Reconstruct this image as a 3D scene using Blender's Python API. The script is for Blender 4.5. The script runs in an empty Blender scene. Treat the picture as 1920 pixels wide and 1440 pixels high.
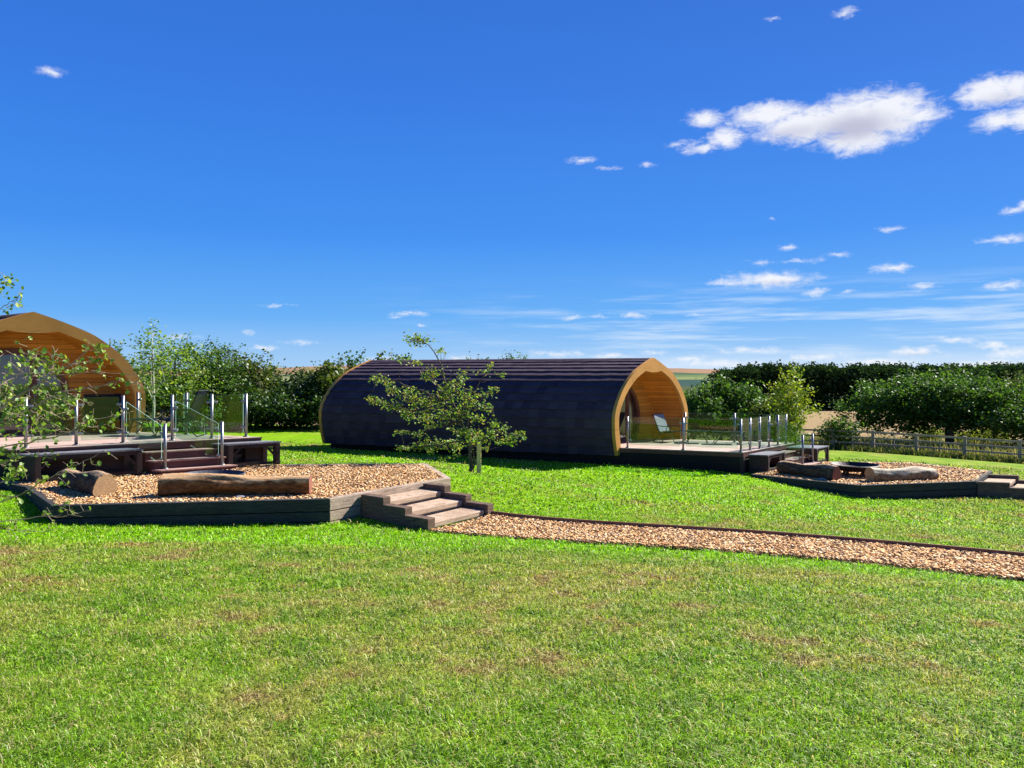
import bpy, math, random
import numpy as np
from mathutils import Vector
S = bpy.context.scene
COL = S.collection
rnd = random.Random(7)
npr = np.random.RandomState(11)
F, HZ, ZC = 1450.0, 700.0, 1.6
R = math.radians

# ------------------------------------------------------------------ helpers
def at(px, py, z):
    Y = (ZC - z) * F / (py - HZ)
    return np.array(((px - 960) / F * Y, Y, z))
def atY(px, py, Y):
    return np.array(((px - 960) / F * Y, Y, ZC - (py - HZ) / F * Y))

def tag(o, label=None, cat=None, group=None, kind=None):
    if label: o['label'] = label
    if cat: o['category'] = cat
    if group: o['group'] = group
    if kind: o['kind'] = kind
    return o
def thing(name, label, cat, loc, group=None):
    o = bpy.data.objects.new(name, None); COL.objects.link(o)
    o.empty_display_size = 0.2
    o.location = [float(v) for v in loc]
    o['_'] = 0; del o['_']
    return tag(o, label, cat, group)
def rootloc(p):
    while p is not None and p.parent is not None: p = p.parent
    return np.array(p.location) if p is not None else np.zeros(3)

class MB:
    """collects polygons (world coordinates) and links them as ONE mesh object"""
    def __init__(s): s.v = []; s.f = []; s.m = []; s.uv = {}
    def poly(s, pts, m=0, uv=None):
        i = len(s.v); s.v += [tuple(float(c) for c in p) for p in pts]
        s.f.append(tuple(range(i, i + len(pts)))); s.m.append(m)
        if uv: s.uv[len(s.f) - 1] = uv
    def hexa(s, c, m=0, mside=None):
        # c: 4 bottom corners (ccw from above) then 4 top corners
        i = len(s.v); s.v += [tuple(float(k) for k in p) for p in c]
        for q in ((3, 2, 1, 0), (4, 5, 6, 7), (0, 1, 5, 4), (1, 2, 6, 5), (2, 3, 7, 6), (3, 0, 4, 7)):
            s.f.append(tuple(i + k for k in q)); s.m.append(m)
    def box(s, a0, a1, b0, b1, z0, z1, fr=None, m=0):
        fr = fr or (lambda a, b, z: (a, b, z))
        s.hexa([fr(a0, b0, z0), fr(a1, b0, z0), fr(a1, b1, z0), fr(a0, b1, z0),
                fr(a0, b0, z1), fr(a1, b0, z1), fr(a1, b1, z1), fr(a0, b1, z1)], m)
    def beam(s, p, q, w, h, up=(0, 0, 1), m=0):
        p = np.array(p, float); q = np.array(q, float); d = q - p; d /= np.linalg.norm(d) + 1e-9
        up = np.array(up, float); sd = np.cross(d, up); n = np.linalg.norm(sd)
        if n < 1e-4: sd = np.cross(d, (1, 0, 0)); n = np.linalg.norm(sd)
        sd /= n; u2 = np.cross(sd, d)
        a = sd * w / 2; b = u2 * h / 2
        s.hexa([p - a - b, q - a - b, q + a - b, p + a - b, p - a + b, q - a + b, q + a + b, p + a + b], m)
    def tube(s, pts, rad, n=8, m=0, cap=True, jit=0.0):
        pts = [np.array(p, float) for p in pts]
        if not hasattr(rad, '__len__'): rad = [rad] * len(pts)
        i0 = len(s.v); ref = None
        for k, p in enumerate(pts):
            d = pts[min(k + 1, len(pts) - 1)] - pts[max(k - 1, 0)]; d /= np.linalg.norm(d) + 1e-9
            if ref is None: ref = np.array((0, 0, 1.)) if abs(d[2]) < .9 else np.array((1., 0, 0))
            x = np.cross(d, ref); x /= np.linalg.norm(x) + 1e-9; y = np.cross(d, x); ref = -y if np.dot(-y, ref) > 0 else y
            y = np.cross(d, x)
            for j in range(n):
                t = 2 * math.pi * j / n
                r = rad[k] * (1 + (rnd.uniform(-jit, jit) if jit else 0))
                s.v.append(tuple(p + r * (math.cos(t) * x + math.sin(t) * y)))
        for k in range(len(pts) - 1):
            for j in range(n):
                a = i0 + k * n + j; b = i0 + k * n + (j + 1) % n
                s.f.append((a, b, b + n, a + n)); s.m.append(m)
        if cap:
            s.f.append(tuple(range(i0 + n - 1, i0 - 1, -1))); s.m.append(m)
            e = i0 + (len(pts) - 1) * n
            s.f.append(tuple(range(e, e + n))); s.m.append(m)
    def build(s, name, mats, parent=None, loc=None, smooth=False, bevel=0):
        L = rootloc(parent) if parent is not None else (np.array(loc, float) if loc is not None else np.zeros(3))
        me = bpy.data.meshes.new(name)
        me.from_pydata([tuple(np.array(v) - L) for v in s.v], [], s.f)
        if not isinstance(mats, (list, tuple)): mats = [mats]
        for m in mats: me.materials.append(m)
        me.polygons.foreach_set('material_index', s.m)
        if s.uv:
            lay = me.uv_layers.new(name='UVMap')
            for pi, uv in s.uv.items():
                p = me.polygons[pi]
                for k, li in enumerate(p.loop_indices): lay.data[li].uv = uv[k]
        if smooth: me.polygons.foreach_set('use_smooth', [True] * len(me.polygons))
        me.update()
        o = bpy.data.objects.new(name, me); COL.objects.link(o)
        if parent is not None: o.parent = parent
        else: o.location = [float(v) for v in L]
        if bevel:
            md = o.modifiers.new('bevel', 'BEVEL'); md.width = bevel; md.segments = 2; md.limit_method = 'ANGLE'
        return o

def npmesh(name, V, polys, mat, col=None, parent=None, loc=None, smooth=False):
    """V (N,3) world; polys (M,k) indices of equal size; col (N,3) per vertex colour"""
    L = rootloc(parent) if parent is not None else (np.array(loc, float) if loc is not None else np.zeros(3))
    me = bpy.data.meshes.new(name); n = len(V); M, k = polys.shape
    me.vertices.add(n); me.vertices.foreach_set('co', (V - L).astype(np.float32).ravel())
    me.loops.add(M * k); me.loops.foreach_set('vertex_index', polys.astype(np.int32).ravel())
    me.polygons.add(M); me.polygons.foreach_set('loop_start', np.arange(0, M * k, k, dtype=np.int32))
    me.polygons.foreach_set('loop_total', np.full(M, k, dtype=np.int32))
    if smooth: me.polygons.foreach_set('use_smooth', np.ones(M, dtype=bool))
    me.materials.append(mat); me.update(calc_edges=True)
    if col is not None:
        at_ = me.color_attributes.new('Col', 'FLOAT_COLOR', 'POINT')
        at_.data.foreach_set('color', np.concatenate([col, np.ones((n, 1))], 1).astype(np.float32).ravel())
    o = bpy.data.objects.new(name, me); COL.objects.link(o)
    if parent is not None: o.parent = parent
    else: o.location = [float(v) for v in L]
    return o

# value noise in numpy ------------------------------------------------
def vnoise(x, y, sc, seed=0):
    x = np.asarray(x) / sc + 1000.5; y = np.asarray(y) / sc + 1000.5
    xi = np.floor(x).astype(np.int64); yi = np.floor(y).astype(np.int64); fx = x - xi; fy = y - yi
    fx = fx * fx * (3 - 2 * fx); fy = fy * fy * (3 - 2 * fy)
    def h(a, b):
        t = np.sin(a * 127.1 + b * 311.7 + seed * 74.7) * 43758.5453
        return t - np.floor(t)
    return (h(xi, yi) * (1 - fx) + h(xi + 1, yi) * fx) * (1 - fy) + (h(xi, yi + 1) * (1 - fx) + h(xi + 1, yi + 1) * fx) * fy
def fnoise(x, y, sc, seed=0):
    return .55 * vnoise(x, y, sc, seed) + .3 * vnoise(x, y, sc * .45, seed + 3) + .15 * vnoise(x, y, sc * .2, seed + 5)
def sstep(a, b, x):
    t = np.clip((x - a) / (b - a), 0, 1); return t * t * (3 - 2 * t)
def segdist(x, y, p, q):
    px, py = p; dx, dy = q[0] - px, q[1] - py; t = np.clip(((x - px) * dx + (y - py) * dy) / (dx * dx + dy * dy), 0, 1)
    return np.hypot(x - px - t * dx, y - py - t * dy)
def inpoly(x, y, P):
    r = np.zeros(np.shape(x), bool); n = len(P)
    for i in range(n):
        x0, y0 = P[i][:2]; x1, y1 = P[(i + 1) % n][:2]
        c = ((y0 > y) != (y1 > y)) & (x < (x1 - x0) * (y - y0) / (y1 - y0 + 1e-12) + x0)
        r ^= c
    return r

# ------------------------------------------------------------------ materials
class NT:
    def __init__(s, name):
        s.mat = bpy.data.materials.new(name); s.mat.use_nodes = True; s.t = s.mat.node_tree; s.t.nodes.clear()
        s.out = s.n('ShaderNodeOutputMaterial')
    def n(s, typ, **kw):
        nd = s.t.nodes.new(typ)
        for k, v in kw.items(): setattr(nd, k, v)
        return nd
    def l(s, a, b): s.t.links.new(a, b)
    def coords(s, kind='Object', scale=(1, 1, 1)):
        tc = s.n('ShaderNodeTexCoord'); mp = s.n('ShaderNodeMapping'); mp.inputs['Scale'].default_value = scale
        s.l(tc.outputs[kind], mp.inputs['Vector']); return mp.outputs['Vector']
    def noise(s, vec, scale=5, detail=4, rough=.6, dist=0):
        n = s.n('ShaderNodeTexNoise'); n.inputs['Scale'].default_value = scale; n.inputs['Detail'].default_value = detail
        n.inputs['Roughness'].default_value = rough; n.inputs['Distortion'].default_value = dist
        if vec is not None: s.l(vec, n.inputs['Vector'])
        return n.outputs['Fac']
    def ramp(s, fac, stops):
        r = s.n('ShaderNodeValToRGB'); e = r.color_ramp.elements
        while len(e) < len(stops): e.new(.5)
        for k, (p, c) in enumerate(stops): e[k].position = p; e[k].color = (*c, 1)
        s.l(fac, r.inputs['Fac']); return r.outputs['Color']
    def mix(s, fac, a, b, mode='MIX'):
        m = s.n('ShaderNodeMix', data_type='RGBA', blend_type=mode)
        for sock, v in ((m.inputs[0], fac), (m.inputs[6], a), (m.inputs[7], b)):
            if isinstance(v, (int, float)): sock.default_value = v
            elif isinstance(v, tuple): sock.default_value = (*v, 1)
            else: s.l(v, sock)
        return m.outputs[2]
    def math(s, op, a, b=None, clamp=False):
        m = s.n('ShaderNodeMath', operation=op, use_clamp=clamp)
        for k, v in enumerate((a, b)):
            if v is None: continue
            if isinstance(v, (int, float)): m.inputs[k].default_value = v
            else: s.l(v, m.inputs[k])
        return m.outputs[0]
    def principled(s, color, rough=.7, metal=0, spec=.3, bump=None, bstr=.3, bdist=.01, trans=0):
        b = s.n('ShaderNodeBsdfPrincipled')
        if isinstance(color, tuple): b.inputs['Base Color'].default_value = (*color, 1)
        else: s.l(color, b.inputs['Base Color'])
        if isinstance(rough, (int, float)): b.inputs['Roughness'].default_value = rough
        else: s.l(rough, b.inputs['Roughness'])
        b.inputs['Metallic'].default_value = metal; b.inputs['Specular IOR Level'].default_value = spec
        if bump is not None:
            bm = s.n('ShaderNodeBump'); bm.inputs['Strength'].default_value = bstr; bm.inputs['Distance'].default_value = bdist
            s.l(bump, bm.inputs['Height']); s.l(bm.outputs['Normal'], b.inputs['Normal'])
        s.l(b.outputs[0], s.out.inputs['Surface']); return b

def wood(name, c1, c2, stretch=(1, 1, 1), scale=6, rough=.7, plank=None, axis=2, knots=False, bstr=.35, spec=.25, uv=False):
    """grainy timber; plank = board width, axis = coordinate across the boards"""
    t = NT(name)
    v = t.coords('UV' if uv else 'Object', stretch)
    g = t.noise(v, scale, 6, .65, .6)
    g2 = t.noise(t.coords('UV' if uv else 'Object'), 1.3, 3)
    col = t.ramp(g, [(.28, c1), (.72, c2)])
    col = t.mix(.35, col, t.ramp(g2, [(.3, tuple(.65 * k for k in c1)), (.7, tuple(min(1, 1.2 * k) for k in c2))]))
    hgt = g
    if plank:
        tc = t.n('ShaderNodeTexCoord'); sp = t.n('ShaderNodeSeparateXYZ'); t.l(tc.outputs['UV' if uv else 'Object'], sp.inputs[0])
        a = t.math('DIVIDE', sp.outputs[axis], plank); fr = t.math('FRACT', a); fl = t.math('FLOOR', a)
        wn = t.n('ShaderNodeTexWhiteNoise', noise_dimensions='1D'); t.l(fl, wn.inputs['W'])
        tone = t.math('ADD', t.math('MULTIPLY', wn.outputs['Value'], .35), .8)
        hs = t.n('ShaderNodeHueSaturation'); t.l(tone, hs.inputs['Value']); t.l(col, hs.inputs['Color']); col = hs.outputs['Color']
        e = t.math('MINIMUM', fr, t.math('SUBTRACT', 1.0, fr)); groove = t.math('MULTIPLY', e, 14, clamp=True)
        col = t.mix(groove, tuple(.3 * k for k in c1), col)
        hgt = t.math('ADD', t.math('MULTIPLY', g, .25), groove)
    if knots:
        vo = t.n('ShaderNodeTexVoronoi'); vo.inputs['Scale'].default_value = 2.2
        t.l(t.coords('UV' if uv else 'Object', (.6, .6, 2.2) if not uv else (.6, 2.2, 1)), vo.inputs['Vector'])
        k = t.math('LESS_THAN', vo.outputs['Distance'], .05)
        col = t.mix(t.math('MULTIPLY', k, .6), col, tuple(.3 * q for q in c1))
    t.principled(col, rough, spec=spec, bump=hgt, bstr=bstr, bdist=.012)
    return t.mat

M = {}
M['fascia'] = wood('fascia_wood', (.46, .205, .036), (.56, .265, .055), (1, 1, 6), 3, .5, spec=.35, bstr=.1)
M['porch_wall'] = wood('porch_boards', (.50, .165, .019), (.69, .275, .038), (1.2, 1.2, 9), 3, .6, plank=.125, axis=2, knots=True)
M['lining'] = wood('porch_lining_boards', (.50, .165, .019), (.69, .275, .038), (1.2, 9, 1), 3, .6, plank=.125, axis=1, knots=True, uv=True)
M['door_wood'] = wood('door_wood', (.10, .026, .014), (.16, .045, .024), (1, 1, 5), 4, .4, spec=.4, bstr=.1)
M['deck'] = wood('deck_boards', (.40, .27, .215), (.54, .395, .33), (1.2, 8, 1), 3, .7, plank=.145, axis=1, uv=True)
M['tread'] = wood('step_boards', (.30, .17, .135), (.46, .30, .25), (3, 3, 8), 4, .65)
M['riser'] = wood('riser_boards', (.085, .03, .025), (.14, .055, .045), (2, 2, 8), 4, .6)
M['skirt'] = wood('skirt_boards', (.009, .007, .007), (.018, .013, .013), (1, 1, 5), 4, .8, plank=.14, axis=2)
M['bench'] = wood('dark_timber', (.022, .014, .012), (.056, .037, .031), (3, 3, 8), 4, .75)
M['bench_top'] = wood('weathered_top', (.11, .11, .12), (.23, .23, .25), (5, 2, 1), 4, .6)
M['bench_pale'] = wood('pale_timber', (.30, .25, .2), (.48, .42, .34), (3, 3, 8), 4, .75)
def sleeper_mat(name, c1, c2, c3):
    t = NT(name); v = t.coords('Object', (1.3, 1.3, 14)); g = t.noise(v, 3.2, 8, .7, .8)
    big = t.noise(t.coords('Object'), 1.7, 4, .6); crack = t.noise(t.coords('Object', (.8, .8, 26)), 4, 5, .75, 1.2)
    col = t.ramp(g, [(.25, c1), (.5, c2), (.75, c3)])
    col = t.mix(t.math('MULTIPLY', t.math('SUBTRACT', big, .52), 1.6, clamp=True), col, tuple(.6 * k for k in c1))
    ck = t.math('MULTIPLY', t.math('SUBTRACT', crack, .31), 9, clamp=True)
    col = t.mix(ck, (.018, .014, .012), col)
    t.principled(col, .85, spec=.15, bump=t.math('ADD', g, ck), bstr=.6, bdist=.012); return t.mat
M['sleeper'] = sleeper_mat('weathered_sleeper', (.14, .095, .065), (.36, .27, .20), (.52, .42, .33))
M['sleeper_shaded'] = sleeper_mat('shaded_sleeper', (.018, .018, .018), (.045, .044, .043), (.085, .08, .075))  # darker copy of the sleepers, shade of the sunless sides put into its colour
M['sleeper_brown_shaded'] = sleeper_mat('shaded_brown_sleeper', (.05, .033, .025), (.13, .085, .06), (.25, .165, .115))  # rust brown, darkened to carry the shade on the step posts
M['tread_sleeper'] = sleeper_mat('worn_sleeper_tread', (.26, .17, .105), (.42, .30, .21), (.54, .42, .31))
M['edging'] = wood('edging_board', (.13, .06, .035), (.26, .14, .085), (1, 1, 5), 4, .8)
M['stake'] = wood('stake_wood', (.55, .39, .14), (.74, .57, .25), (5, 5, 1), 4, .75)
M['fence'] = wood('fence_timber', (.20, .15, .115), (.40, .32, .25), (1, 1, 6), 4, .85)
def bark(name, c1, c2, sc=9, st=(1, 1, .35)):
    t = NT(name); g = t.noise(t.coords('Object', st), sc, 8, .7, .5)
    t.principled(t.ramp(g, [(.3, c1), (.7, c2)]), .9, spec=.1, bump=g, bstr=.8, bdist=.03); return t.mat
M['bark'] = bark('tree_bark', (.045, .035, .028), (.16, .13, .105))
M['twig'] = bark('twig_bark', (.22, .15, .10), (.52, .40, .30))
M['birch'] = bark('birch_bark', (.30, .27, .23), (.62, .58, .52), 5, (1, 1, 4))
def log_mat(name, cb1, cb2, ct1, ct2, lo, hi):
    # dark bark low down, stripped pale wood along the top
    t = NT(name); v = t.coords('UV', (2.2, 7, 1)); g = t.noise(v, 2.5, 8, .72, 1.0)
    b = t.ramp(g, [(.3, cb1), (.55, cb2), (.8, ct1)])
    top = t.ramp(t.noise(t.coords('UV', (1.5, 9, 1)), 3, 6), [(.3, ct1), (.7, ct2)])
    tc = t.n('ShaderNodeTexCoord'); sp = t.n('ShaderNodeSeparateXYZ'); t.l(tc.outputs['UV'], sp.inputs[0])
    e = t.math('ADD', sp.outputs[2], sp.outputs[1]); d = t.math('ABSOLUTE', t.math('SUBTRACT', sp.outputs[1], .5))
    d = t.math('ADD', d, t.math('MULTIPLY', t.math('SUBTRACT', t.noise(t.coords('UV', (1.2, 3, 1)), 2.5, 5), .5), .38))
    k = t.n('ShaderNodeMapRange'); k.inputs['From Min'].default_value = lo; k.inputs['From Max'].default_value = hi; t.l(d, k.inputs['Value'])
    t.principled(t.mix(k.outputs[0], top, b), .9, spec=.1, bump=g, bstr=.8, bdist=.03); return t.mat
M['log'] = log_mat('stripped_log', (.04, .02, .011), (.21, .095, .035), (.44, .25, .11), (.58, .38, .21), .13, .19)
M['log_bark'] = log_mat('barked_log', (.022, .016, .013), (.10, .062, .042), (.34, .22, .13), (.46, .32, .2), .05, .10)
M['log_pale'] = log_mat('pale_log', (.05, .03, .02), (.22, .15, .09), (.52, .40, .27), (.68, .56, .42), .17, .22)
def cut_mat(name, c1, c2):
    t = NT(name); w = t.n('ShaderNodeTexWave', wave_type='RINGS', rings_direction='SPHERICAL'); w.inputs['Scale'].default_value = 3.2
    w.inputs['Distortion'].default_value = 3; w.inputs['Detail'].default_value = 3
    t.l(t.coords('UV'), w.inputs['Vector'])
    n = t.noise(t.coords('UV'), 5, 5)
    t.principled(t.mix(.5, t.ramp(w.outputs['Fac'], [(.2, c1), (.8, c2)]), t.ramp(n, [(.3, c1), (.7, c2)])), .85, spec=.1, bump=n, bstr=.3)
    return t.mat
M['cut'] = cut_mat('sawn_end', (.20, .10, .04), (.60, .40, .21))
M['cut_red'] = cut_mat('weathered_end', (.16, .06, .04), (.30, .13, .09))
t = NT('brushed_steel'); g = t.noise(t.coords('Object', (40, 40, 2)), 6, 3)
t.principled((.27, .275, .285), t.math('ADD', t.math('MULTIPLY', g, .18), .40), 1.0); M['steel'] = t.mat
t = NT('dark_metal'); t.principled(t.ramp(t.noise(t.coords('Object'), 9), [(.3, (.018, .018, .02)), (.7, (.045, .045, .05))]), .45, .4, .4); M['dark_metal'] = t.mat
t = NT('rusty_steel'); t.principled(t.ramp(t.noise(t.coords('Object'), 5, 6), [(.3, (.02, .016, .018)), (.6, (.05, .035, .035)), (.8, (.13, .06, .035))]), .55, .55, .4); M['pit'] = t.mat
t = NT('grey_steel'); t.principled(t.ramp(t.noise(t.coords('Object'), 5, 6), [(.3, (.03, .035, .05)), (.7, (.075, .085, .11))]), .65, .3, .3); M['pit_grey'] = t.mat
def fabric(name, c1, c2):
    t = NT(name); w = t.n('ShaderNodeTexWave'); w.inputs['Scale'].default_value = 22; t.l(t.coords('Object'), w.inputs['Vector'])
    t.principled(t.mix(.5, t.ramp(w.outputs['Fac'], [(.2, c1), (.8, c2)]), t.ramp(t.noise(t.coords('Object'), 60), [(.3, c1), (.7, c2)])), .9, spec=.04); return t.mat
M['sling_dark'] = fabric('dark_sling', (.007, .009, .013), (.016, .02, .027))
M['sling_pale'] = fabric('pale_sling', (.15, .165, .18), (.33, .345, .37))
def glass_mat(name, tint, refl):
    t = NT(name); tr = t.n('ShaderNodeBsdfTransparent'); tr.inputs[0].default_value = (*tint, 1)
    gl = t.n('ShaderNodeBsdfGlossy'); gl.inputs['Roughness'].default_value = .01; gl.inputs[0].default_value = (.95, 1, .98, 1)
    lw = t.n('ShaderNodeFresnel'); lw.inputs[0].default_value = 1.5
    ge = t.n('ShaderNodeNewGeometry'); f = t.math('MULTIPLY', t.math('MULTIPLY', lw.outputs[0], refl, clamp=True), t.math('SUBTRACT', 1.0, ge.outputs['Backfacing']))
    mx = t.n('ShaderNodeMixShader'); t.l(f, mx.inputs[0]); t.l(tr.outputs[0], mx.inputs[1]); t.l(gl.outputs[0], mx.inputs[2])
    t.l(mx.outputs[0], t.out.inputs['Surface']); return t.mat
M['glass'] = glass_mat('safety_glass', (.78, .88, .84), 1.25)
t = NT('glass_edge'); t.principled((.30, .48, .42), .15, spec=.6); M['glass_edge'] = t.mat
t = NT('door_glass'); b = t.principled((.012, .016, .02), .03, 0, 1.0); b.inputs['Coat Weight'].default_value = .35; b.inputs['Coat IOR'].default_value = 1.6; b.inputs['Coat Roughness'].default_value = .02; M['door_glass'] = t.mat
# shingles
t = NT('felt_shingles'); sp = t.noise(t.coords('UV', (3, 3.3, 1)), 1.0, 2); fine = t.noise(t.coords('Object'), 70, 3, .8)
vo = t.n('ShaderNodeTexWhiteNoise', noise_dimensions='2D'); fl = t.n('ShaderNodeVectorMath', operation='FLOOR')
t.l(t.coords('UV', (3, 1, 1)), fl.inputs[0]); t.l(fl.outputs[0], vo.inputs['Vector'])
c = t.ramp(t.math('ADD', t.math('MULTIPLY', vo.outputs['Value'], .6), t.math('MULTIPLY', fine, .4)), [(.2, (.040, .027, .046)), (.8, (.078, .054, .074))])
t.principled(t.mix(.3, c, t.ramp(sp, [(.3, (.035, .024, .04)), (.7, (.085, .058, .076))])), .9, spec=.12, bump=fine, bstr=.5, bdist=.006); M['shingle'] = t.mat
def leafmat(name, trans=.42, gloss=.03, gain=1.0):
    t = NT(name); a = t.n('ShaderNodeAttribute', attribute_name='Col'); c = a.outputs['Color']
    d = t.n('ShaderNodeBsdfDiffuse'); t.l(c, d.inputs[0]); tr = t.n('ShaderNodeBsdfTranslucent')
    t.l(t.mix(1.0, c, (1.25, 1.25, .6), 'MULTIPLY'), tr.inputs[0])
    g = t.n('ShaderNodeBsdfGlossy'); g.inputs['Roughness'].default_value = .5; g.inputs[0].default_value = (.9, .95, .85, 1)
    m1 = t.n('ShaderNodeMixShader'); m1.inputs[0].default_value = trans; t.l(d.outputs[0], m1.inputs[1]); t.l(tr.outputs[0], m1.inputs[2])
    m2 = t.n('ShaderNodeMixShader'); m2.inputs[0].default_value = gloss; t.l(m1.outputs[0], m2.inputs[1]); t.l(g.outputs[0], m2.inputs[2])
    t.l(m2.outputs[0], t.out.inputs['Surface']); return t.mat
M['leaf'] = leafmat('leaves'); M['grass'] = leafmat('grass_blades', .38, .03)
M['far_leaf'] = leafmat('far_leaves', .2, .0)
t = NT('wood_chip'); a = t.n('ShaderNodeAttribute', attribute_name='Col'); t.principled(a.outputs['Color'], .85, spec=.15); M['chip'] = t.mat
t = NT('chip_base'); g = t.noise(t.coords('Object'), 22, 5, .75); t.principled(t.ramp(g, [(.3, (.10, .055, .03)), (.6, (.34, .21, .12)), (.8, (.55, .38, .24))]), .95, spec=.05, bump=g, bstr=.7, bdist=.02); M['chip_base'] = t.mat
# ground: lawn / field colour comes from what grows there and painted-in bank sunlight (vertex attribute) with fine variation
t = NT('lawn_soil'); a = t.n('ShaderNodeAttribute', attribute_name='Col'); v = t.coords('Object')
f1 = t.noise(v, 34, 5, .75); f2 = t.noise(v, 5, 5, .7)
k = t.math('ADD', t.math('MULTIPLY', f1, 1.1), t.math('MULTIPLY', f2, .5)); hs = t.n('ShaderNodeHueSaturation'); t.l(a.outputs['Color'], hs.inputs['Color']); t.l(t.math('ADD', k, -.08), hs.inputs['Value'])
t.principled(hs.outputs['Color'], .95, spec=.05, bump=f1, bstr=.6, bdist=.03); M['ground'] = t.mat

# ------------------------------------------------------------------ layout taken from the photograph
W = np.array((.9225, -.386)); W /= np.linalg.norm(W)          # out of the pods' open fronts
UL = np.array((.791, .612)); UR = np.array((.653, .758))
OL = np.array((-9.8, 15.5)); OR = np.array((7.2, 24.0))
def frame(O, U):
    def fr(a, b, z):                                           # a along the deck edge, b back into the pod
        p = O + U * a - W * b; return np.array((p[0], p[1], z))
    return fr
FL, FR = frame(OL, UL), frame(OR, UR)
ZL, ZR = .08, -.85
V2 = np.array((-.81, .586))
def FLP(a, b, z):
    p = OL + UL * a - W * 4.0 + V2 * (b - 4.0); return np.array((p[0], p[1], z))
bedL = [at(46, 912, -.55), at(97, 947.6, -.55), at(618, 935, -.55), at(845, 895, -.55), at(800, 868, -.55), at(530, 870, -.55), np.array((-8.2, 18.2, -.55)), np.array((-11.2, 16.0, -.55))]
bedR = [at(1408, 889, -1.45), at(1613, 910, -1.45), at(1831, 902, -1.45), at(1861, 883, -1.45), at(1706, 866.5, -1.45), at(1540, 865, -1.45), np.array((8.6, 25.4, -1.45))]
pathP = [np.array((-1.36, 12.75)), np.array((3.25, 10.72)), np.array((6.12, 9.25)), np.array((13, 5.7)), np.array((13, 8.0)), np.array((7.2, 10.9)), np.array((3.7, 12.6)), np.array((-.38, 14.35))]
# path borders follow the picture: near (810,1000)-(1920,1092), far (920,970)-(1920,1045)

anc = [(0, 0, 0), (0, -8, .3), (-12, -5, .3), (12, -5, .2), (-3, 3.7, -.26), (3, 3.7, -.27), (0, 3.7, -.26), (-5, 6, -.44), (0, 6, -.44), (4, 6, -.48), (-7, 8.5, -.62), (0, 8.5, -.66), (5, 8, -.70),
       (-5, 10.6, -.80), (-1, 10.5, -.82), (3, 10.2, -.86), (-7.5, 12.2, -.84), (-5.5, 12.5, -.93), (-3.1, 12.9, -.99), (-1.45, 12.7, -1.02), (-.4, 14.2, -1.07), (2, 12.2, -1.02), (6.2, 9.2, -.92), (7.2, 10.9, -1.02), (12, 7, -1.0),
       (-9.3, 14.3, -.72), (-1.05, 16.1, -.86), (-1.7, 18.7, -.68), (-5.3, 18.8, -.66), (-1, 20, -1.05), (3.4, 24.9, -1.42), (-2, 27, -1.35), (7, 23.5, -1.52), (-7.7, 29.6, -1.27), (9.5, 20.8, -1.82), (13.3, 21.6, -1.9), (15.4, 24.2, -1.8),
       (13.8, 27.0, -1.62), (10.8, 27.3, -1.62), (-10, 40, -1.2), (-22, 40, -1), (-14, 30, -1), (2, 46, -2.2), (26.6, 40.5, -3.1), (19, 45.8, -2.9), (35, 36, -3.3), (15, 33, -2.1), (5, 17, -1.33), (20, 20, -2.1), (25, 10, -1.6), (10, 14, -1.42), (3, 14.5, -1.1), (17, 22, -1.95),
       (-15, 15, -.5), (-20, 8, 0), (-22, 25, -.6), (10, 52, -3.2), (40, 50, -3.8)]
for X in (-150, -60, 0, 60, 150, 300):
    anc += [(X, 90, -4.6), (X, 140, -6.1), (X, 205, -8.2), (X, 320, -10), (X, 600, -12), (X, 1000, -14)]
for X in (-90, 80): anc += [(X, 30, -1.2 if X < 0 else -3.2), (X, -10, .3)]
A = np.array(anc, float)
def kern(d2): return np.sqrt(d2 + 9.0)
def _fit():
    D = ((A[:, None, :2] - A[None, :, :2]) ** 2).sum(2); n = len(A)
    K = -kern(D) - np.eye(n) * .02 * 0 + 0
    K = np.zeros((n + 3, n + 3)); K[:n, :n] = -kern(D) + np.eye(n) * .04
    K[:n, n:] = np.c_[np.ones(n), A[:, :2] / 100]; K[n:, :n] = K[:n, n:].T
    return np.linalg.solve(K, np.r_[A[:, 2], 0, 0, 0])
CW = _fit()
def gz(x, y):
    x = np.asarray(x, float).ravel(); y = np.asarray(y, float).ravel(); out = np.empty(len(x)); n = len(A)
    for i in range(0, len(x), 100000):
        xx, yy = x[i:i + 100000], y[i:i + 100000]
        K = -kern((xx[:, None] - A[None, :, 0]) ** 2 + (yy[:, None] - A[None, :, 1]) ** 2)
        out[i:i + 100000] = K @ CW[:n] + CW[n] + CW[n + 1] * xx / 100 + CW[n + 2] * yy / 100
    return out
def g1(x, y): return float(gz([x], [y])[0])

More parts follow.
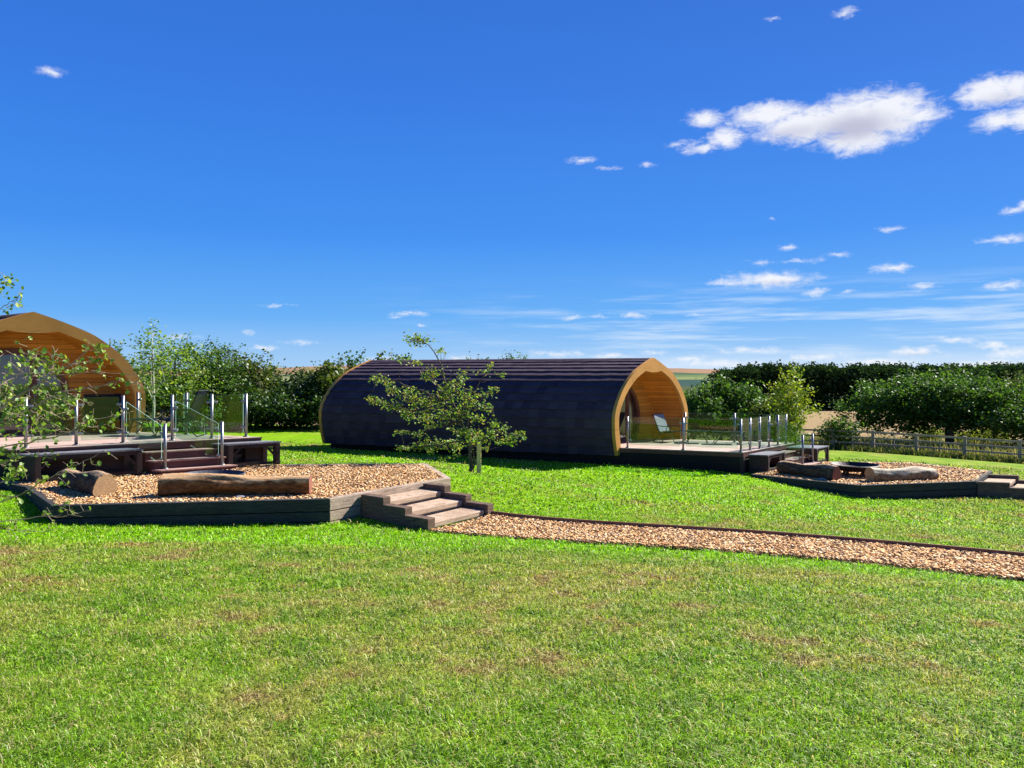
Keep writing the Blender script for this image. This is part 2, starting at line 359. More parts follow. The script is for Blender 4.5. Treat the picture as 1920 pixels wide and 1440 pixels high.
fenceA, fenceB = np.array((30.4, 38.0)), np.array((13.2, 49.6))
def beyond_fence(x, y):
    d = fenceB - fenceA; return ((x - fenceA[0]) * d[1] - (y - fenceA[1]) * d[0]) / np.hypot(*d)
def lawn_color(x, y, blade=False):
    """lawn colour: sunlight painted into lush strips by the timber edges; green turf, straw and bare patches"""
    n1 = fnoise(x, y, .95, 1); n2 = fnoise(x, y, .30, 2); n3 = fnoise(x, y, 2.6, 4); n5 = vnoise(x, y, .11, 6)
    q_ = n2 * .6 + n5 * .4; green = np.stack([.075 + .215 * q_, .185 + .29 * q_, .004 + .014 * q_], -1)
    straw = np.array((.40, .35, .085)); brown = np.array((.27, .165, .075)); bank_sun = np.array((.215, .43, .003))  # last colour paints in sunshine on the grassy bank
    ks = sstep(.40, .68, .40 * n1 + .18 * n3 + .26 * n2 + .16 * n5) * .62
    c = green * (1 - ks[..., None]) + straw * ks[..., None]
    kb = sstep(.62, .70, .46 * n2 + .36 * n1 + .18 * n5) * .85
    c = c * (1 - kb[..., None]) + brown * kb[..., None]
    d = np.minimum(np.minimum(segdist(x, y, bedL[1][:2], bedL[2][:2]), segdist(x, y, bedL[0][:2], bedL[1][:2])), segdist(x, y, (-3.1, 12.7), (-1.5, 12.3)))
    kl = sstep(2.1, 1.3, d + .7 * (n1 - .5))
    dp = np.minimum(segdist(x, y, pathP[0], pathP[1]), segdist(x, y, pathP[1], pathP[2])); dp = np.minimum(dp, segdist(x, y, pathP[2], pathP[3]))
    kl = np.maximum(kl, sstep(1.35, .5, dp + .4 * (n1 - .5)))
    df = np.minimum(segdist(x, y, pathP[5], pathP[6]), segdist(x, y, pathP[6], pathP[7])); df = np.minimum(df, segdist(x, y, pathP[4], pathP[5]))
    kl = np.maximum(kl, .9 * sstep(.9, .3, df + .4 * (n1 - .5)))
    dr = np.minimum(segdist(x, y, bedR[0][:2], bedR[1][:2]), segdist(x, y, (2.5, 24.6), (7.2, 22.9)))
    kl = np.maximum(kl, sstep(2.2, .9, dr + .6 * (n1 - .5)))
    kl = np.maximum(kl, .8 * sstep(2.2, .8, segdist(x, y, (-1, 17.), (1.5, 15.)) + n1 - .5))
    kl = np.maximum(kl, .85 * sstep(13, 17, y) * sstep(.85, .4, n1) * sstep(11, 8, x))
    c = c * (1 - kl[..., None]) + bank_sun * (.7 + .6 * q_[..., None]) * kl[..., None]
    return c

# ------------------------------------------------------------------ ground sheet
def axis(parts):
    r = [parts[0][0]]
    for a, b, s in parts:
        n = max(1, int(round((b - a) / s))); r += list(np.linspace(a, b, n + 1)[1:])
    return np.array(r)
gx = axis([(-400, -60, 20), (-60, -16, 2), (-16, 16, .16), (16, 34, .7), (34, 60, 2), (60, 500, 20)])
gy = axis([(-20, 2, 2), (2, 15, .14), (15, 30, .3), (30, 60, 1), (60, 240, 6), (240, 900, 40)])
GX, GY = np.meshgrid(gx, gy); gzv = gz(GX, GY).reshape(GX.shape)
near = (GY < 34) & (abs(GX) < 22)
gzv = gzv + np.where(near, .03 * (fnoise(GX, GY, 1.1, 9) - .5), 0)
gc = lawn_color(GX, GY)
bf = beyond_fence(GX, GY); kf = sstep(-.3, .6, -bf if beyond_fence(0., 0.) > 0 else bf)
rough = np.stack([.21 + .08 * fnoise(GX, GY, 4, 21), .21 + .05 * fnoise(GX, GY, 4, 22), .07 + 0 * GX], -1)
field = np.stack([.34 + .05 * fnoise(GX, GY, 9, 23), .235 + .035 * fnoise(GX, GY, 9, 23), .12 + 0 * GX], -1)
kfield = sstep(64, 72, GY)
far = rough * (1 - kfield[..., None]) + field * kfield[..., None]
kw = sstep(196, 200, GY)[..., None]; far = far * (1 - kw) + np.array((.06, .085, .025)) * kw
kbk = np.maximum(kf, sstep(58, 62, GY) * (GX < 14))
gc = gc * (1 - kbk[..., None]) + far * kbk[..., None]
ny, nx = GX.shape; idx = np.arange(ny * nx).reshape(ny, nx)
quads = np.stack([idx[:-1, :-1], idx[:-1, 1:], idx[1:, 1:], idx[1:, :-1]], -1).reshape(-1, 4)
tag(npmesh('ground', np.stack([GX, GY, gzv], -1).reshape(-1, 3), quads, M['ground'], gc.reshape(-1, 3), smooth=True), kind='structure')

# far hills with fields
hx = axis([(-3000, 3600, 60)]); hy = axis([(700, 4200, 70)])
HX, HY = np.meshgrid(hx, hy)
hz = -22 + 50 * sstep(1200, 2900, HY) * (1 - .42 * sstep(400, 1500, HX)) * (.62 + .76 * fnoise(HX, HY, 1500, 31) - .25 * sstep(-300, -1200, HX)) + 10 * (fnoise(HX, HY, 420, 33) - .5)
hb = fnoise(HX, HY, 260, 37); hl = HY + 420 * (fnoise(HX, HY, 600, 38) - .5)
hc = np.where((hl < 1650)[..., None], np.array((.028, .066, .06)), np.array((.19, .22, .09)))
hc = np.where(((hl > 1650) & (hl < 1950) & (hb > .55))[..., None], np.array((.10, .16, .07)), hc)
hc = np.where(((hl > 1950) & (hl < 2300))[..., None], np.where((hb > .5)[..., None], np.array((.05, .09, .055)), np.array((.24, .19, .09))), hc)
hc = np.where((hl > 2300)[..., None], np.array((.27, .165, .105)) * (.85 + .3 * hb[..., None]), hc)
ny, nx = HX.shape; idx = np.arange(ny * nx).reshape(ny, nx)
quads = np.stack([idx[:-1, :-1], idx[:-1, 1:], idx[1:, 1:], idx[1:, :-1]], -1).reshape(-1, 4)
t = NT('hill_fields'); a = t.n('ShaderNodeAttribute', attribute_name='Col'); n = t.noise(t.coords('Object'), .03, 5)
t.principled(t.mix(.12, a.outputs['Color'], t.ramp(n, [(.35, (.04, .08, .05)), (.7, (.25, .2, .1))])), 1.0, spec=0)
tag(npmesh('hills', np.stack([HX, HY, hz], -1).reshape(-1, 3), quads, t.mat, hc.reshape(-1, 3), smooth=False), kind='structure')

# ------------------------------------------------------------------ grass blades
def poly_excl(x, y):
    ex = inpoly(x, y, pathP) | inpoly(x, y, bedL) | inpoly(x, y, bedR)
    for fr, a1 in ((FL, 4.8), (FR, 4.2)):
        ex |= inpoly(x, y, [fr(-.1, -.05, 0), fr(a1, -.05, 0), fr(a1 + .1, 16, 0), fr(-.1, 16, 0)])
    d = np.array((.566, .824)); n = np.array((.824, -.566)); o = bedL[2][:2]
    ex |= inpoly(x, y, [o + d * .72, o + d * .72 + np.array((.79, -.61)) * 1.63, o + d * 2.6 + np.array((.79, -.61)) * 1.63, o + d * 2.6])
    return ex
def blades(bands):
    VV, PP, CC = [], [], []; off = 0
    for (y0, y1, dens, h, w, dry) in bands:
        xm = .68 * y1 + .6; n = int(dens * (y1 - y0) * 2 * xm)
        x = npr.uniform(-xm, xm, n); y = npr.uniform(y0, y1, n)
        k = (abs(x) < .68 * y + .5) & ~poly_excl(x, y)
        x, y = x[k], y[k]; n = len(x); z = gz(x, y) + .03 * (fnoise(x, y, 1.1, 9) - .5) - .004
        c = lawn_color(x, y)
        kb = npr.rand(n); hh = h * npr.uniform(.45, 1.25, n) * (.35 + 1.3 * fnoise(x, y, .22, 12)); ww = w * npr.uniform(.6, 1.35, n); tall = npr.rand(n) < .05; hh = np.where(tall, hh * 1.7, hh)
        th = npr.uniform(0, 2 * math.pi, n); lean = npr.uniform(.2, 1.7, n)
        dx, dy = np.cos(th), np.sin(th); sx, sy = -dy, dx
        c = c * npr.uniform(.35, 1.6, n)[:, None]
        dr = (npr.rand(n) < .6 * dry * (c[:, 0] / (c[:, 1] + 1e-6)))[:, None]
        c = np.where(dr, np.array((.50, .42, .18)) * npr.uniform(.5, 1.25, n)[:, None], c)
        p0 = np.stack([x, y, z], -1)
        mid = p0 + np.stack([dx * hh * .30 * lean, dy * hh * .30 * lean, hh * .58], -1)
        tip = p0 + np.stack([dx * hh * lean, dy * hh * lean, hh * np.maximum(.25, 1.0 - .42 * lean)], -1)
        s = np.stack([sx * ww / 2, sy * ww / 2, 0 * ww], -1)
        V = np.stack([p0 - s, p0 + s, mid + s * .8, mid - s * .8, tip + s * .12, tip - s * .12], 1).reshape(-1, 3)
        b = off + np.arange(n)[:, None] * 6
        PP.append(np.concatenate([b + np.array([[0, 1, 2, 3]]), b + np.array([[3, 2, 4, 5]])], 0))
        VV.append(V); CC.append(np.repeat(c, 6, 0)); off += n * 6
    return np.concatenate(VV), np.concatenate(PP), np.concatenate(CC)
V, P_, C_ = blades([(3.2, 5.2, 7800, .042, .0052, .42), (5.2, 7.5, 5200, .045, .0068, .42), (7.5, 10.5, 2900, .048, .009, .4),
                    (10.5, 15, 1300, .052, .013, .3), (15, 22, 420, .058, .022, .25), (22, 32, 120, .065, .036, .25)])
tag(npmesh('lawn_grass', V, P_, M['grass'], C_), 'short mown lawn grass, green with straw coloured dry patches', 'grass', kind='stuff')

# ------------------------------------------------------------------ wood chips
def chips(name, poly, zf, dens, size, label, avoid=None):
    xs = [p[0] for p in poly]; ys = [p[1] for p in poly]
    x0, x1, y0, y1 = min(xs), max(xs), min(ys), max(ys); n = int(dens * (x1 - x0) * (y1 - y0))
    x = npr.uniform(x0, x1, n); y = npr.uniform(y0, y1, n); k = inpoly(x, y, poly) & (abs(x) < .72 * y + .8)
    if avoid is not None: k &= ~avoid(x, y)
    x, y = x[k], y[k]; n = len(x)
    z = zf(x, y) + npr.uniform(.004, .034, n)
    L = size * npr.uniform(.6, 1.6, n); Wd = L * npr.uniform(.35, .75, n); T = npr.uniform(.004, .010, n)
    th = npr.uniform(0, 2 * math.pi, n); p1 = npr.uniform(-.42, .42, n); p2 = npr.uniform(-.42, .42, n)
    ux = np.stack([np.cos(th) * np.cos(p1), np.sin(th) * np.cos(p1), np.sin(p1)], -1)
    vx = np.stack([-np.sin(th) * np.cos(p2), np.cos(th) * np.cos(p2), np.sin(p2)], -1)
    nz = np.cross(ux, vx); c = np.stack([x, y, z], -1)
    a = ux * L[:, None] / 2; b = vx * Wd[:, None] / 2; t = nz * T[:, None]
    V = np.stack([c - a - b * .7, c + a * .9 - b, c + a + b * .8, c - a * .8 + b, c - a - b * .7 + t, c + a * .9 - b + t, c + a + b * .8 + t, c - a * .8 + b + t], 1).reshape(-1, 3)
    i = np.arange(n)[:, None] * 8
    P = np.concatenate([i + np.array([q]) for q in ((4, 5, 6, 7), (0, 1, 5, 4), (1, 2, 6, 5), (2, 3, 7, 6), (3, 0, 4, 7))], 0)
    pal = np.array([(.60, .38, .18), (.50, .27, .10), (.34, .155, .055), (.66, .50, .31), (.54, .31, .125), (.18, .085, .035), (.60, .40, .20), (.58, .35, .15), (.46, .26, .11), (.64, .50, .33)])
    pal = pal * np.array((1.03, 1.0, .97)); cc = pal[npr.randint(0, len(pal), n)] * npr.uniform(.75, 1.2, n)[:, None]
    return tag(npmesh(name, V, P, M['chip'], np.repeat(cc, 8, 0)), label, 'wood chips', kind='stuff')
def sheet(name, poly, zf, mat, dz, step=.35):
    xs = [p[0] for p in poly]; ys = [p[1] for p in poly]
    mb = MB(); n = len(poly)
    # fan of strips between the two long sides would follow slopes badly for the beds, so flat polygon there
    mb.poly([(p[0], p[1], zf(p[0], p[1]) + dz) for p in poly]); return mb
def lerp(p, q, t): return p + (q - p) * t
def gpath(x, y): return gz(x, y) + .006
# path surface: strips between near and far borders
near_b = [pathP[0], pathP[1], pathP[2], pathP[3]]; far_b = [pathP[7], pathP[6], pathP[5], pathP[4]]
mb = MB()
for k in range(3):
    for s in range(10):
        a0, a1 = lerp(near_b[k], near_b[k + 1], s / 10), lerp(near_b[k], near_b[k + 1], (s + 1) / 10)
        b0, b1 = lerp(far_b[k], far_b[k + 1], s / 10), lerp(far_b[k], far_b[k + 1], (s + 1) / 10)
        for r in range(4):
            q = [lerp(a0, b0, r / 4), lerp(a1, b1, r / 4), lerp(a1, b1, (r + 1) / 4), lerp(a0, b0, (r + 1) / 4)]
            mb.poly([(p[0], p[1], g1(*p) + .02) for p in q])
tag(mb.build('path', M['chip_base']), kind='structure')
chips('path_wood_chips', pathP, lambda x, y: gz(x, y) + .022, 1300, .043, 'loose tan and orange wood chips covering the lawn path')
mb = MB()
for k in range(3):
    for s in range(8):
        a, b = lerp(far_b[k], far_b[k + 1], s / 8), lerp(far_b[k], far_b[k + 1], (s + 1) / 8)
        mb.beam((*a, g1(*a) + .045), (*b, g1(*b) + .045), .03, .12)
tag(mb.build('path_edging', M['edging'], loc=(*far_b[1], g1(*far_b[1]))), 'thin brown timber edging board along the far side of the wood chip path', 'edging board')
mb = MB()
for k in range(3):
    for s in range(8):
        a, b = lerp(near_b[k], near_b[k + 1], s / 8), lerp(near_b[k], near_b[k + 1], (s + 1) / 8)
        mb.beam((*a, g1(*a) - .018), (*b, g1(*b) - .018), .02, .05)
tag(mb.build('path_edging', M['edging'], loc=(*near_b[1], g1(*near_b[1]))), 'low timber edging sunk in grass along the near side of the wood chip path', 'edging board')

# ------------------------------------------------------------------ raised beds of sleepers
def raised_bed(poly, ztop, label, dark, side_top=None):
    c = np.mean([p[:2] for p in poly], 0)
    root = thing('raised_bed', label, 'raised bed', (c[0], c[1], ztop - .5))
    n = len(poly); P2 = [p[:2] for p in poly]
    def inset(i, w):
        p = P2[i]; d0 = P2[i] - P2[i - 1]; d1 = P2[(i + 1) % n] - P2[i]; d0 /= np.linalg.norm(d0); d1 /= np.linalg.norm(d1)
        n0 = np.array((-d0[1], d0[0])); n1 = np.array((-d1[1], d1[0])); m = n0 + n1; m /= np.linalg.norm(m); return p + m * w / max(.35, np.dot(m, n0))
    IN = [inset(i, .15) for i in range(n)]
    for i in range(n):
        j = (i + 1) % n; a, b, bi, ai = P2[i], P2[j], IN[j], IN[i]
        zmin = min(g1(*a), g1(*b)) - .08; zt = ztop; q = 0
        while zt > zmin and q < 4:
            h = .215 if q == 0 else .17
            zb = max(zt - h, zmin - .05); o = .006 * q - (.004 if q % 2 else 0)
            mb = MB(); d = (b - a); L = np.linalg.norm(d); d = d / L; e = .004
            A0, B0, B1, A1 = a + d * e, b - d * e, bi, ai
            seg = 1
            mb.hexa([(*A0, zb), (*B0, zb), (*B1, zb), (*A1, zb), (*A0, zt - .004), (*B0, zt - .004), (*B1, zt - .004), (*A1, zt - .004)])
            mb.build('sleeper', M['sleeper_shaded' if i in dark else 'sleeper'], root, bevel=.012)  # listed sides take the copy with shade in its colour
            zt = zb - .008; q += 1
    return root
raised_bed(bedL, -.55, 'nearer raised bed of weathered timber sleepers filled with wood chips', (0, 1, 7))
raised_bed(bedR, -1.45, 'farther raised bed of timber sleepers, shaded sides coloured darker, with fire pit, at right', (0, 1, 2, 6))
def innerpoly(poly, s): c = np.mean([p[:2] for p in poly], 0); return [c + (p[:2] - c) * s for p in poly]
for poly, zt, lab, dens, sz in ((bedL, -.60, 'tan wood chips filling the nearer raised bed', 1100, .046), (bedR, -1.5, 'pale wood chips filling the farther raised bed by the fire pit', 520, .068)):
    ip = innerpoly(poly, .985); mb = MB(); mb.poly([(p[0], p[1], zt) for p in ip])
    tag(mb.build('chip_bed', M['chip_base']), kind='structure')
    chips('wood_chips', innerpoly(poly, .975), lambda x, y, zt=zt: zt + .02 * fnoise(x, y, .6, 8), dens, sz, lab)

# ------------------------------------------------------------------ sleeper steps
def sleeper_steps(o, d, n, a0, a1, run, ztop, rise, label, zg, wid=.2):
    c = o + d * (a0 + a1) / 2 + n * run
    root = thing('sleeper_steps', label, 'steps', (c[0], c[1], zg))
    fr = lambda a, b, z: np.array((*(o + d * a + n * b), z))
    for k in range(3):
        zt = ztop - .12 - rise * k; b0, b1 = .012 + run * k, run * (k + 1)
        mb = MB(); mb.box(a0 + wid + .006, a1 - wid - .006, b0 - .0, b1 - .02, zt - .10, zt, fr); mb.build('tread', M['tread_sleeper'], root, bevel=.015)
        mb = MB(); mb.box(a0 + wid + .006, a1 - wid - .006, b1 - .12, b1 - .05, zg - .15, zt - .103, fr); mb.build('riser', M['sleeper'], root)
        for s0, s1 in ((a0, a0 + wid), (a1 - wid, a1)):
            mb = MB(); sk = .09 * k if s0 == a1 - wid else 0
            mb.box(s0, s1, run * k + .016, run * (k + 1) + .05 - .0, zg - .2, ztop - .02 - rise * k, fr)
            mb.build('sleeper_post', M['sleeper_brown_shaded'], root, bevel=.014)
    return root
o = bedL[2][:2]; d = np.array((.566, .824)); n_ = np.array((.79, -.61))
sleeper_steps(o, d, n_, .72, 2.6, .54, -.55, .125, 'timber sleeper steps from the path up to the nearer raised bed', -1.06)
o = bedR[2][:2]; d = bedR[3][:2] - o; d /= np.linalg.norm(d); n_ = np.array((.90, -.30))
sleeper_steps(o, d, n_, .02, 2.2, .80, -1.45, .135, 'dark sleeper steps leaving the farther raised bed at the right edge', -1.95)

# ------------------------------------------------------------------ pods
PROF = [(0, 2.95), (.53, 2.76), (1.1, 2.52), (1.38, 2.36), (1.72, 2.10), (1.99, 1.83), (2.19, 1.56), (2.35, 1.28), (2.43, 1.02), (2.44, .69), (2.40, .33), (2.33, 0), (2.26, -.25)]
def catmull(P, m=8):
    P = [np.array(p, float) for p in P]; P = [2 * P[0] - P[1]] + P + [2 * P[-1] - P[-2]]; out = []
    for i in range(1, len(P) - 2):
        for s in range(m):
            t = s / m; a, b, c, d = P[i - 1:i + 3]
            out.append(.5 * (2 * b + (c - a) * t + (2 * a - 5 * b + 4 * c - d) * t * t + (3 * b - a - 3 * c + d) * t ** 3))
    out.append(P[-2]); return np.array(out)
HP = catmull(PROF)                                   # half profile, ridge to foot
def offset(H, w):
    T = np.gradient(H, axis=0); T /= np.linalg.norm(T, axis=1)[:, None]; N = np.stack([T[:, 1], -T[:, 0]], 1)  # inward
    N = np.where((N[:, :1] > 0) | (N[:, 1:] > 0), -N, N) if False else N
    q = H + N * w; return q
def arclen(H): return np.r_[0, np.cumsum(np.linalg.norm(np.diff(H, axis=0), axis=1))]
def resample(H, s):
    a = arclen(H); return np.stack([np.interp(s, a, H[:, 0]), np.interp(s, a, H[:, 1])], 1)
t_ = offset(HP, .1)
INW = 1 if np.mean(np.linalg.norm(t_ - np.array((0, .5)), axis=1)) < np.mean(np.linalg.norm(HP - np.array((0, .5)), axis=1)) else -1

def make_pod(fr, zd, ac, b0, b1, label, zground):
    base = fr(ac, b0, zground)
    root = thing('glamping_pod', label, 'pod', base)
    f2 = lambda s: (lambda x, b, z: fr(ac + s * x, b, zd + z))
    # shingled shell: overlapping courses, each shingle its own tilted slab
    mb = MB(); al = arclen(HP); course = .285; nC = int(al[-1] / course); Hs = resample(HP, np.linspace(0, al[-1], nC + 1))
    T = np.gradient(Hs, axis=0); T /= np.linalg.norm(T, axis=1)[:, None]; N = np.stack([T[:, 1], -T[:, 0]], 1) * INW
    sw = .34
    for s in (-1, 1):
        f = f2(s)
        for k in range(nC):
            P0, P1 = Hs[k], Hs[k + 1]
            up = P0 + N[k] * .0; xs = np.arange(b0 + .05, b1 - .05, sw); sh = (k % 2) * sw / 2
            ed = [b0 + .05] + [x + sh for x in xs if b0 + .08 < x + sh < b1 - .08] + [b1 - .05]
            for e in range(len(ed) - 1):
                o1 = .042 + rnd.uniform(-.005, .005); lo = P1 + T[min(k + 1, nC)] * rnd.uniform(-.004, .018)
                q1 = lo - N[k + 1] * o1; q0 = P0 - N[k] * .004; qb = lo - N[k + 1] * (o1 - .042)
                a, b = ed[e] + .003, ed[e + 1] - .003
                uvs = [(a, k + .05), (b, k + .05), (b, k + .95), (a, k + .95)]
                pts = [f(q0[0], a, q0[1]), f(q0[0], b, q0[1]), f(q1[0], b, q1[1]), f(q1[0], a, q1[1])]
                mb.poly(pts, 0, uvs)
                mb.poly([pts[3], pts[2], f(qb[0], b, qb[1]), f(qb[0], a, qb[1])], 0, uvs)
            # under layer
            mb.poly([f(P0[0], b0 + .05, P0[1]), f(P0[0], b1 - .05, P0[1]), f(P1[0], b1 - .05, P1[1]), f(P1[0], b0 + .05, P1[1])], 0, [(0, 0), (8, 0), (8, .9), (0, .9)])
    mb.build('shingle_roof', M['shingle'], root)
    mb = MB()
    for s in (-1, 1):
        f = f2(s); mb.poly([f(0, b0 + .05, 2.992), f(0, b1 - .05, 2.992), f(.16, b1 - .05, 2.935), f(.16, b0 + .05, 2.935)], 0, [(0, 0), (12, 0), (12, .9), (0, .9)])
        mb.poly([f(.16, b0 + .05, 2.935), f(.16, b1 - .05, 2.935), f(.16, b1 - .05, 2.905), f(.16, b0 + .05, 2.905)], 0, [(0, 0), (12, 0), (12, .9), (0, .9)])
    mb.build('ridge_cap', M['shingle'], root)
    # bargeboards
    Ho = offset(HP, -.05 * INW); Hi = offset(HP, .205 * INW)
    a = arclen(HP); sc = .55
    def inner(i):
        if HP[i, 0] <= .56:
            x = HP[i, 0]; return np.array((x, 2.485 + .06 * (x / .56) ** 2))
        return Hi[i]
    IN = np.array([inner(i) for i in range(len(HP))])
    Ho[0, 0] = 0; IN[0, 0] = 0
    for nm, ba, bb in (('front_bargeboard', b0 - .06, b0 + .045), ('rear_bargeboard', b1 - .045, b1 + .06)):
        mb = MB()
        for s in (-1, 1):
            f = f2(s); rngs = len(HP) - 1
            for i in range(rngs):
                o0, o1, i0, i1 = Ho[i], Ho[i + 1], IN[i], IN[i + 1]
                if i in (26, 52, 74): o0, i0 = o0 + (o1 - o0) * .16, i0 + (i1 - i0) * .16
                for b in (ba, bb): mb.poly([f(o0[0], b, o0[1]), f(o1[0], b, o1[1]), f(i1[0], b, i1[1]), f(i0[0], b, i0[1])])
                mb.poly([f(o0[0], ba, o0[1]), f(o1[0], ba, o1[1]), f(o1[0], bb, o1[1]), f(o0[0], bb, o0[1])])
                mb.poly([f(i0[0], ba, i0[1]), f(i1[0], ba, i1[1]), f(i1[0], bb, i1[1]), f(i0[0], bb, i0[1])])
            o0, i0 = Ho[-1], IN[-1]; mb.poly([f(o0[0], ba, o0[1]), f(i0[0], ba, i0[1]), f(i0[0], bb, i0[1]), f(o0[0], bb, o0[1])])
        mb.build(nm, M['fascia'], root)
    # porch lining and end wall
    pd = 1.2; HL = offset(HP, .12 * INW); HL[0] = (0, 2.80)
    mb = MB(); al2 = arclen(HL)
    for s in (-1, 1):
        f = f2(s)
        for i in range(len(HL) - 1):
            if HL[i, 1] < -.02: continue
            p, q = HL[i], HL[i + 1]
            mb.poly([f(p[0], b0 + .047, p[1]), f(q[0], b0 + .047, q[1]), f(q[0], b0 + pd, q[1]), f(p[0], b0 + pd, p[1])], 0, [(0, al2[i]), (0, al2[i + 1]), (pd, al2[i + 1]), (pd, al2[i])])
    mb.build('porch_lining', M['lining'], root)
    mb = MB(); g = f2(1); b = b0 + pd - .01
    for i in range(len(HL) - 1):
        p, q = HL[i], HL[i + 1]
        mb.poly([g(-p[0], b, p[1]), g(-q[0], b, q[1]), g(q[0], b, q[1]), g(p[0], b, p[1])])
    mb.build('porch_wall', M['porch_wall'], root)
    mb = MB()
    for i in range(len(HL) - 1):
        p, q = HL[i], HL[i + 1]; mb.poly([g(-p[0], b1 - .05, p[1]), g(-q[0], b1 - .05, q[1]), g(q[0], b1 - .05, q[1]), g(p[0], b1 - .05, p[1])])
    mb.build('rear_wall', M['porch_wall'], root)
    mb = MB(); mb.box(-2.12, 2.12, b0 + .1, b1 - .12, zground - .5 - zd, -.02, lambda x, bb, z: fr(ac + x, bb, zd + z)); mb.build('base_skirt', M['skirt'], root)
    # big round glazed doors
    bd = b0 + pd - .02; cz = .80; rx, rz = 1.27, 1.32
    def ring(k, th): return rx * k * math.cos(th), cz + rz * k * math.sin(th)
    th0 = -math.asin(min(1, (cz - .02) / rz)); ths = np.linspace(th0, math.pi - th0, 49)
    mb = MB()
    for i in range(48):
        for (ka, kb, dd0, dd1) in ((1.0, .90, .0, .075),):
            x0, z0 = ring(ka, ths[i]); x1, z1 = ring(ka, ths[i + 1]); x2, z2 = ring(kb, ths[i + 1]); x3, z3 = ring(kb, ths[i])
            z2 = max(z2, .02); z3 = max(z3, .02)
            mb.poly([g(x0, bd - dd1, z0), g(x1, bd - dd1, z1), g(x2, bd - dd1, z2), g(x3, bd - dd1, z3)])
            mb.poly([g(x0, bd - dd1, z0), g(x1, bd - dd1, z1), g(x1, bd, z1), g(x0, bd, z0)])
            mb.poly([g(x3, bd - dd1, z3), g(x2, bd - dd1, z2), g(x2, bd, z2), g(x3, bd, z3)])
    xb = rx * math.cos(th0); mb.box(-xb, xb, bd - .08, bd, .01, .11, g)
    door = mb.build('round_doors', M['door_wood'], root)
    mb = MB(); pts = [ring(.93, t) for t in ths]; mb.poly([g(x, bd - .03, max(z, .03)) for x, z in pts]); mb.build('door_glass', M['door_glass'], door)
    for x, w in ((-.46, .15), (.46, .15)):
        h = cz + rz * .92 * math.sqrt(1 - (x / rx / .92) ** 2); mb = MB(); mb.box(x - w / 2, x + w / 2, bd - .07, bd - .012, .113, h, g); mb.build('door_stile', M['door_wood'], door)
    mb = MB(); mb.beam(g(.46, bd - .12, .75), g(.46, bd - .12, 1.25), .03, .03); mb.beam(g(.46, bd - .12, .8), g(.46, bd - .07, .8), .02, .02); mb.beam(g(.46, bd - .12, 1.2), g(.46, bd - .07, 1.2), .02, .02)
    mb.build('door_handle', M['steel'], door)
    return root
make_pod(FLP, ZL, 2.49, 4.0, 15.0, 'glamping pod at left edge, seen from the front with its orange arched porch', -.9)
make_pod(FR, ZR, 2.18, 4.0, 15.6, 'glamping pod in the middle, long side view of its dark shingled roof', -1.5)

# ------------------------------------------------------------------ decks
def make_deck(fr, zd, a0, a1, label, zg, bend):
    root = thing('timber_deck', label, 'deck', fr((a0 + a1) / 2, 2, zg))
    mb = MB(); n = 30
    mb.box(a0, a1, 0, bend, zd - .028, zd, fr)
    o = mb
    # uv for the boards: boards run along the deck edge
    for fi, f in enumerate(o.f):
        uv = []
        for vi in f:
            p = np.array(o.v[vi][:2]) - fr(0, 0, 0)[:2]
            Mx = np.stack([fr(1, 0, 0)[:2] - fr(0, 0, 0)[:2], fr(0, 1, 0)[:2] - fr(0, 0, 0)[:2]], 1); ab = np.linalg.solve(Mx, p); uv.append((ab[0], ab[1]))
        o.uv[fi] = uv
    o.build('decking', M['deck'], root)
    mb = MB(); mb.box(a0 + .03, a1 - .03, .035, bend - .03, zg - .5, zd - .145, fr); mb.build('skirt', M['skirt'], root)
    mb = MB()
    mb.box(a0 + .012, a1 - .012, .012, .034, zd - .15, zd - .030, fr); mb.box(a0 + .012, a0 + .029, .036, bend, zd - .15, zd - .030, fr); mb.box(a1 - .029, a1 - .012, .036, bend, zd - .15, zd - .030, fr)
    mb.build('edge_board', M['riser'], root)
    for a in (a0 + .07, a1 - .07):
        mb = MB(); mb.box(a - .06, a + .06, -.0, .11, zg - .4, zd - .152, fr); mb.build('corner_post', M['bench'], root)
    return root
make_deck(FL, ZL, -.15, 4.85, 'pale brown timber deck in front of the left pod', -.75, 6.0)
make_deck(FR, ZR, -.03, 4.25, 'pale timber deck with dark skirting in front of the middle pod', -1.55, 6.0)

def make_steps(fr, zd, a0, a1, run, label):
    root = thing('deck_steps', label, 'steps', fr((a0 + a1) / 2, -run * 1.5, zd - .7))
    for k in range(3):
        z = zd - .18 * (k + 1); s0, s1 = .012 + run * k, run * (k + 1)
        ex = .0 + (.06 if k == 2 else 0)
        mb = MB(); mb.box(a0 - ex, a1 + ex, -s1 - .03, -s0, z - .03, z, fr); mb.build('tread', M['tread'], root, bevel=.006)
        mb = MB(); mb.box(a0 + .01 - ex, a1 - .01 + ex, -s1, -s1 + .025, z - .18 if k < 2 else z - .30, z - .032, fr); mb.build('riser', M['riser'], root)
        mb = MB(); mb.box(a0 + .015 - ex, a0 + .04 - ex, -s1 + .026, -s0, z - .35, z - .032, fr); mb.build('side_board', M['riser'], root)
        mb = MB(); mb.box(a1 - .04 + ex, a1 - .015 + ex, -s1 + .026, -s0, z - .35, z - .032, fr); mb.build('side_board', M['riser'], root)
    return root
make_steps(FL, ZL, 2.08, 3.58, .26, 'reddish brown wooden steps up to the deck of the left pod')
make_steps(FR, ZR, 1.8, 3.2, .37, 'reddish brown wooden steps up to the deck of the middle pod')

